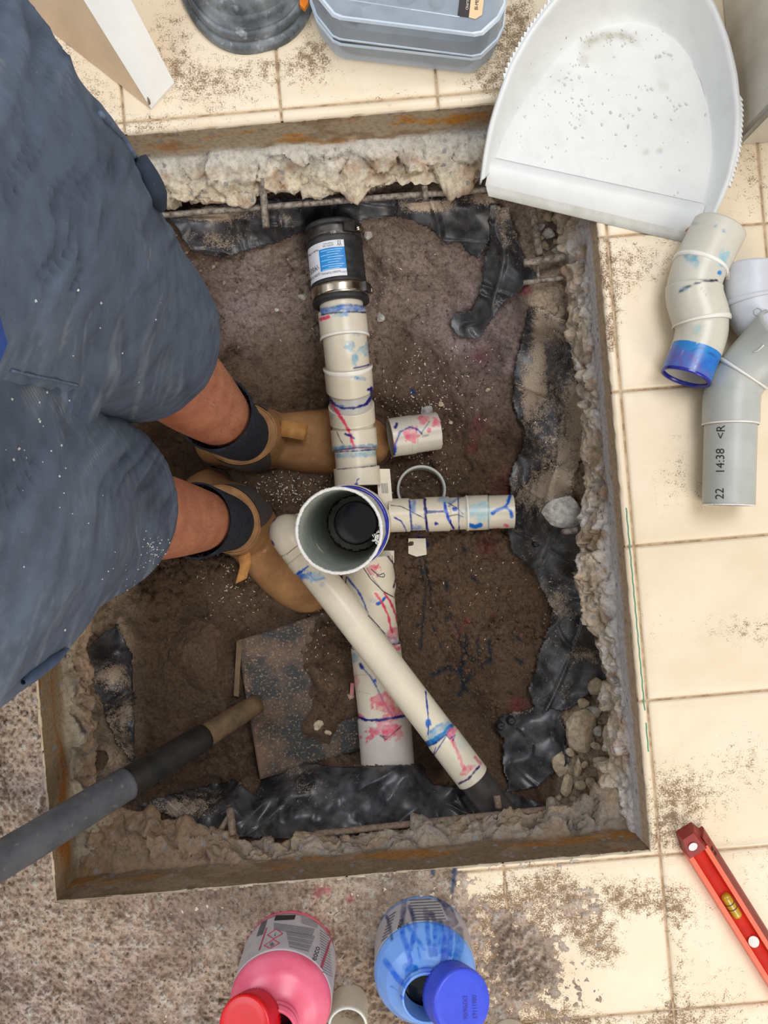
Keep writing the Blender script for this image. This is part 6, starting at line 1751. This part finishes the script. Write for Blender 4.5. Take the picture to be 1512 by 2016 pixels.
mk_pts = [q for q in mk_pts if q is not None]
if len(mk_pts) > 2: cord('moulded_mark', mk_pts, .0008, 'pvcring', f3, 6)

# ------------------------------------------------------------------ spirit level
lev = empty('spirit_level', P(1420, 1780, 0), 'red spirit level with orange edges and a yellow vial lying on the tiles', 'spirit level')
la, lb_ = P(1338, 1632, 0.0), P(1545, 1962, 0.0)
ld = lb_ - la; ld /= np.linalg.norm(ld)
lw = np.array([ld[1], -ld[0], 0]); lw = lw if lw[0] > 0 else -lw        # toward the right of the picture
LL = .62
def LV(s, w, z): return la + ld * s + lw * w + np.array([0, 0, z])
def extr(name, sec, s0, s1, mt, caps=True):
    n_ = len(sec); V = [LV(s, w, z) for s in (s0, s1) for w, z in sec]
    fc = [(i, (i + 1) % n_, (i + 1) % n_ + n_, i + n_) for i in range(n_)]
    if caps: fc += [tuple(range(n_))[::-1], tuple(range(n_, 2 * n_))]
    return mk(name, V, fc, M[mt], lev, smooth_sh=False)
hz = .024
extr('edge_rail', [(-.012, 0), (-.012, hz), (-.0065, hz), (-.0065, 0)], .022, LL, 'redlit')
extr('edge_rail', [(.0105, .006), (.0105, hz), (.016, hz), (.016, .006)], .022, LL, 'redlit')
extr('web', [(-.0066, .004), (-.0066, hz - .009), (.001, hz - .006), (.0106, hz - .009), (.0106, .004)], .022, LL, 'red')
extr('lower_rail', [(.0158, 0), (.0158, hz - .001), (.0230, hz - .012), (.0262, .004), (.0262, 0)], .012, LL, 'darkred')  # dark red here paints the shade on the outer flange face
sec = [(-.012, 0), (-.012, hz + .001), (.0125, hz + .001), (.0165, hz - .002), (.024, hz - .012), (.026, 0)]
V = [LV(.024, w, z) for w, z in sec] + [LV(.0, w * .62 + .001, z * .95) for w, z in sec]
n_ = len(sec)
mk('end_cap', V, [(i, (i + 1) % n_, (i + 1) % n_ + n_, i + n_) for i in range(n_)] + [tuple(range(n_))[::-1], tuple(range(n_, 2 * n_))], M['darkred'], lev, smooth_sh=False)
def disc(name, s, w, z, rs, rw, mt, n=24):
    top_ = [LV(s + rs * math.cos(t), w + rw * math.sin(t), z) for t in np.linspace(0, 6.283, n, endpoint=False)]
    bt = [q - np.array([0, 0, .0008]) for q in top_]
    return mk(name, top_ + bt, [tuple(range(n))] + [(i, i + n, (i + 1) % n + n, (i + 1) % n) for i in range(n)], M[mt], lev, smooth_sh=False)
disc('white_sticker', .013, -.0005, hz + .0018, .0045, .0058, 'white')
disc('hanging_hole', .158, .0015, hz - .0050, .0075, .0066, 'white')
vp = Path([LV(.088, .0018, hz - .006), LV(.122, .0018, hz - .006)], up=(0, 0, 1), step=.001)
v, f, c = sweep(vp, [(0, .0002), (0, .004), (.003, .0062), (vp.L - .003, .0062), (vp.L, .004), (vp.L, .0002)], 24, .003)
mk('vial', v, f, M['vial'], lev)
for ds_ in (.012, .019):
    v, f, c = sweep(vp, [(ds_, .0063), (ds_ + .0008, .0064), (ds_ + .0012, .0063)], 24, .01); mk('vial_mark', v, f, M['ink'], lev)
disc('vial_seat', .108, .0018, hz - .0085, .024, .0082, 'darkred')
for s_ in (.030, .037):
    V = [LV(s_, .0185, hz - .0055), LV(s_ + .004, .0175, hz - .004), LV(s_ + .005, .0205, hz - .0082), LV(s_ + .001, .0215, hz - .0098)]
    V = [q + np.array([0, 0, .0006]) + lw * .0004 for q in V]
    mk('slot', V, [(0, 1, 2, 3)], M['slot'], lev, smooth_sh=False)

# ------------------------------------------------------------------ glue and primer bottles
def lathe_v(name, base, prof, mt, parent, n=96, cols=None, strokes=None, bcol=None, ds=.004):
    pth = Path([base, base + np.array([0, 0, .3])], up=(0, 1, 0), step=.01)
    v, f, c = sweep(pth, prof, n, ds)
    cl = None
    if strokes is not None: cl = paint(v, c + np.array([0, 0, 0.0]), bcol, strokes)
    return mk(name, v, f, M[mt], parent, cols=cl)
pb = np.array([-.1185, -.5615, .004])
pink = empty('primer_bottle', pb, 'pink primer bottle with a white printed label and open neck', 'bottle')
r0 = .058
lathe_v('bottle_body', pb, [(0, .0001), (0, r0 - .003), (.003, r0 - .0005), (.012, r0), (.094, r0), (.100, r0 - .003), (.111, .045), (.119, .031), (.122, .026), (.124, .0245), (.127, .0245), (.1275, .0255), (.130, .0255), (.1305, .0245), (.134, .0245), (.1345, .0255), (.137, .0255), (.1375, .0240), (.141, .0240), (.141, .0212), (.110, .0205)], 'pinkb', pink)
plab = lathe_v('paper_label', pb, [(.012, r0 + .0001), (.012, r0 + .0005), (.090, r0 + .0005), (.090, r0 + .0001)], 'paper', pink, n=120)
lathe_v('primer_surface', pb, [(.105, .0206), (.105, .0001)], 'liquidred', pink)
bv = bvh_of(plab)
def lz(name, pts, mt, parent, bvx, off=.0004):
    return patch_px(name, pts, bvx, M[mt], parent, 8, 3, off)
def zq(x, y): return (440 + x / 6.3, 1770 + y / 6.3)
lz('black_panel', [zq(650, 205), zq(898, 200), zq(878, 258), zq(628, 270)], 'ink', pink, bv)
for q in range(7):
    y = 300 + q * 13
    lz('text_line', [zq(625, y), zq(1130 - 4 * q, y + 70), zq(1130 - 4 * q, y + 75), zq(625, y + 5)], 'inkgrey', pink, bv, .0005)
for q in range(14):
    y = 405 + q * 13 + 6 * (q // 4); x0 = 775 + 3 * q
    lz('text_line', [zq(x0, y), zq(1135 - 6 * q, y + 58), zq(1135 - 6 * q, y + 63), zq(x0, y + 5)], 'inkgrey', pink, bv, .0005)
for q in range(16):
    y = 380 + q * 34
    lz('text_line', [zq(1190 + 1.5 * q, y), zq(1300 + 3.5 * q, y + 75), zq(1300 + 3.5 * q, y + 81), zq(1190 + 1.5 * q, y + 6)], 'inkgrey', pink, bv, .0005)
for q in range(5):
    lz('text_line', [zq(960, 222 + 17 * q), zq(1170, 290 + 17 * q), zq(1170, 295 + 17 * q), zq(960, 227 + 17 * q)], 'inkgrey', pink, bv, .0005)
def outline(pts, w, mt, parent, bvx):
    q = []
    for (x0, y0), (x1, y1) in zip(pts, pts[1:] + pts[:1]):
        for t in np.linspace(0, 1, 6, endpoint=False): q.append(cast(bvx, x0 + (x1 - x0) * t, y0 + (y1 - y0) * t, .0004))
    q = [a for a in q if a is not None]; q.append(q[0])
    pth = Path(q, 0, up=(0, .3, .9)); v, f, c = sweep(pth, [(0, w), (pth.L, w)], 6, .002); mk('hazard_diamond', v, f, M[mt], parent)
d1 = [zq(545, 450), zq(652, 378), zq(738, 432), zq(624, 498)]; d2 = [zq(505, 580), zq(618, 506), zq(696, 552), zq(580, 618)]
outline(d1, .0005, 'inkred', pink, bv); outline(d2, .0005, 'inkred', pink, bv)
text_px('hazard_symbol', '!', ((d1[0][0] + d1[2][0]) / 2, (d1[0][1] + d1[2][1]) / 2), 195, 12, bv, M['ink'], pink, off=.0005)
text_px('hazard_symbol', '*', ((d2[0][0] + d2[2][0]) / 2, (d2[0][1] + d2[2][1]) / 2), 195, 22, bv, M['ink'], pink, off=.0005)
text_px('brand_lettering', 'eoco', zq(1148, 680), -72, 18, bv, M['ink'], pink, off=.0005, sx=.8)
lz('barcode', [zq(470, 290), zq(545, 262), zq(490, 440), zq(410, 470)], 'inkgrey', pink, bv)
lz('red_stripe', [zq(580, 215), zq(592, 215), zq(450, 640), zq(436, 640)], 'inkred', pink, bv, .0005)
lz('red_print', [zq(1310, 520), zq(1340, 500), zq(1225, 860), zq(1195, 850)], 'inkred', pink, bv, .0005)

blb = np.array([.0486, -.5455, .004])
blue = empty('cement_bottle', blb, 'blue pipe cement bottle with dark blue drips and open neck', 'bottle')
r1 = .0600
def bq(x, y): return (730 + x / 6.048, 1750 + y / 6.048)
BS = []
for pts, w, c_ in [([(400, 110), (385, 260), (375, 420), (380, 560), (430, 700), (470, 860), (440, 1000), (440, 1100)], 5.5, (20, 96, 214)), ([(470, 210), (500, 330), (530, 450), (500, 600), (480, 720)], 4.5, (18, 84, 206)), ([(430, 420), (520, 560), (640, 720)], 4, (24, 110, 214)),
                   ([(650, 240), (670, 420), (690, 620), (720, 790)], 5, (18, 104, 204)), ([(720, 290), (770, 420), (770, 600), (765, 780)], 6, (16, 100, 206)), ([(830, 400), (840, 560), (835, 740)], 6, (20, 110, 210)), ([(900, 420), (905, 560), (885, 720), (870, 860)], 8, (16, 70, 196)), ([(960, 470), (950, 640), (940, 780)], 5, (20, 96, 204)), ([(1050, 500), (1060, 640), (1020, 860)], 9, (18, 110, 208)),
                   ([(175, 860), (250, 970), (330, 1080), (440, 1180), (470, 1230)], 6, (20, 110, 226)), ([(140, 1270), (250, 1280), (340, 1300), (470, 1370)], 7, (14, 84, 222)), ([(250, 1180), (290, 1230)], 5, (20, 80, 210)), ([(420, 930), (520, 950)], 8, (10, 110, 206)), ([(560, 700), (590, 830)], 2.5, (24, 110, 214)), ([(190, 320), (230, 480), (250, 600)], 3.5, (40, 60, 110)), ([(820, 80), (900, 190), (990, 400)], 9, (40, 44, 96))]:
    BS.append(('line', [bq(*q) for q in pts], w * 0.95, c_, 1.5, .95, 1.0))
BS.append(('blob', bq(800, 1000), (40, 10, 10), (24, 60, 220), 3, .7))
lathe_v('bottle_body', blb, [(0, .0001), (0, r1 - .003), (.003, r1 - .0005), (.010, r1), (.066, r1), (.072, r1 - .003), (.086, .046), (.095, .034), (.099, .030), (.101, .0292), (.103, .0292), (.1035, .0304), (.106, .0304), (.1065, .0290), (.111, .0290), (.111, .0262), (.085, .0255)], 'blueb', blue, n=240, strokes=BS, bcol=(120, 168, 238), ds=.0012)
LBS = [(k, p, w, ((40, 52, 104) if k == 'line' else c_), s, o_, r_) for (k, p, w, c_, s, o_, r_) in BS[:16]]
pth = Path([blb, blb + np.array([0, 0, .3])], up=(0, 1, 0), step=.01)
v, f, c = sweep(pth, [(.010, r1 + .0001), (.010, r1 + .0005), (.062, r1 + .0005), (.062, r1 + .0001)], 240, .0012)
blab = mk('paper_label', v, f, M['pvc'], blue, cols=paint(v, c, (186, 182, 186), LBS))
lathe_v('cement_surface', blb, [(.082, .0256), (.082, .0001)], 'liquid', blue)
bv = bvh_of(blab)
for q in range(9):
    y = 100 + q * 34
    lz('text_line', [bq(450 + 8 * q, y), bq(780 + 14 * q, y - 18), bq(780 + 14 * q, y - 8), bq(450 + 8 * q, y + 10)], 'inkgrey', blue, bv, .0005)
for q in range(8):
    y = 290 + q * 42
    lz('text_line', [bq(225 - 14 * q, y + 30), bq(300 - 14 * q, y - 20), bq(300 - 14 * q, y - 8), bq(225 - 14 * q, y + 42)], 'inkgrey', blue, bv, .0005)
text_px('brand_lettering', 'eoco', bq(352, 430), -75, 16, bv, M['ink'], blue, off=.0005, sx=.7)

def cap(name, c0, c1, r, mt, label, text=None):
    e = empty(name, c0, label, 'bottle cap')
    c0 = np.array(c0); c1 = np.array(c1)
    pth = axis_path(c0, c1, up=(0.2, 1, 0)); Lp = pth.L
    n = 96
    v, f, c = sweep(pth, [(.004, .0001), (.004, r - .003), (0, r - .003), (0, r), (Lp - .0025, r), (Lp - .0006, r - .0012), (Lp, r - .003), (Lp, .0001)], n, .006)
    ring_i = np.arange(len(v)) % n
    rad = np.linalg.norm(v - c, axis=1)
    ax = np.asarray(c1 - c0) / np.linalg.norm(c1 - c0)
    hgt_ = (v - c0) @ ax
    knurl = ((ring_i % 2) * 2 - 1) * (rad > r - .0008) * (hgt_ < Lp - .002)
    v = v + (v - c) / np.maximum(rad, 1e-4)[:, None] * (knurl * .0004)[:, None]
    o = mk('cap_shell', v, f, M[mt], e)
    if text:
        bvx = bvh_of(o)
        for s, org, ang, sz in text: text_px('moulded_lettering', s, org, ang, sz, bvx, M['capink'], e, off=.0003, sx=.9)
    return e
cap('bottle_cap', P(886, 1956, .112), P(911, 1975, .142), .0335, 'bluecap', 'blue screw cap resting on the open neck of the blue bottle', [('EXP06/06', (916, 1984), 88, 13), ('08611163', (934, 1982), 88, 13)])
cap('bottle_cap', P(503, 2008, .139), P(480, 2022, .164), .0300, 'redcap', 'red screw cap resting on the open neck of the pink bottle')
# short pipe offcut standing between the bottles
so = np.array([-.0440, -.622, .003])
st = empty('pipe_offcut', so, 'short cream pipe piece standing upright between the two bottles', 'pipe offcut')
lathe_v('tube_wall', so, [(0, .0205), (0, .0236), (.020, .0238), (.0465, .0238), (.047, .0228), (.0465, .0212), (0, .0205)], 'pvcplain', st, n=64)
lathe_v('sawn_edge', so, [(.0462, .0239), (.0475, .0236), (.0476, .0214), (.0462, .0211)], 'cutpvc', st, n=64)
so = P(1003, 2040, .003)
st = empty('pipe_offcut', so, 'beige pipe piece just entering the picture right of the blue cap', 'pipe offcut')
lathe_v('tube_wall', so, [(0, .0205), (0, .0236), (.020, .0238), (.0225, .0228), (.020, .0212), (0, .0205)], 'pvcplain', st, n=64)
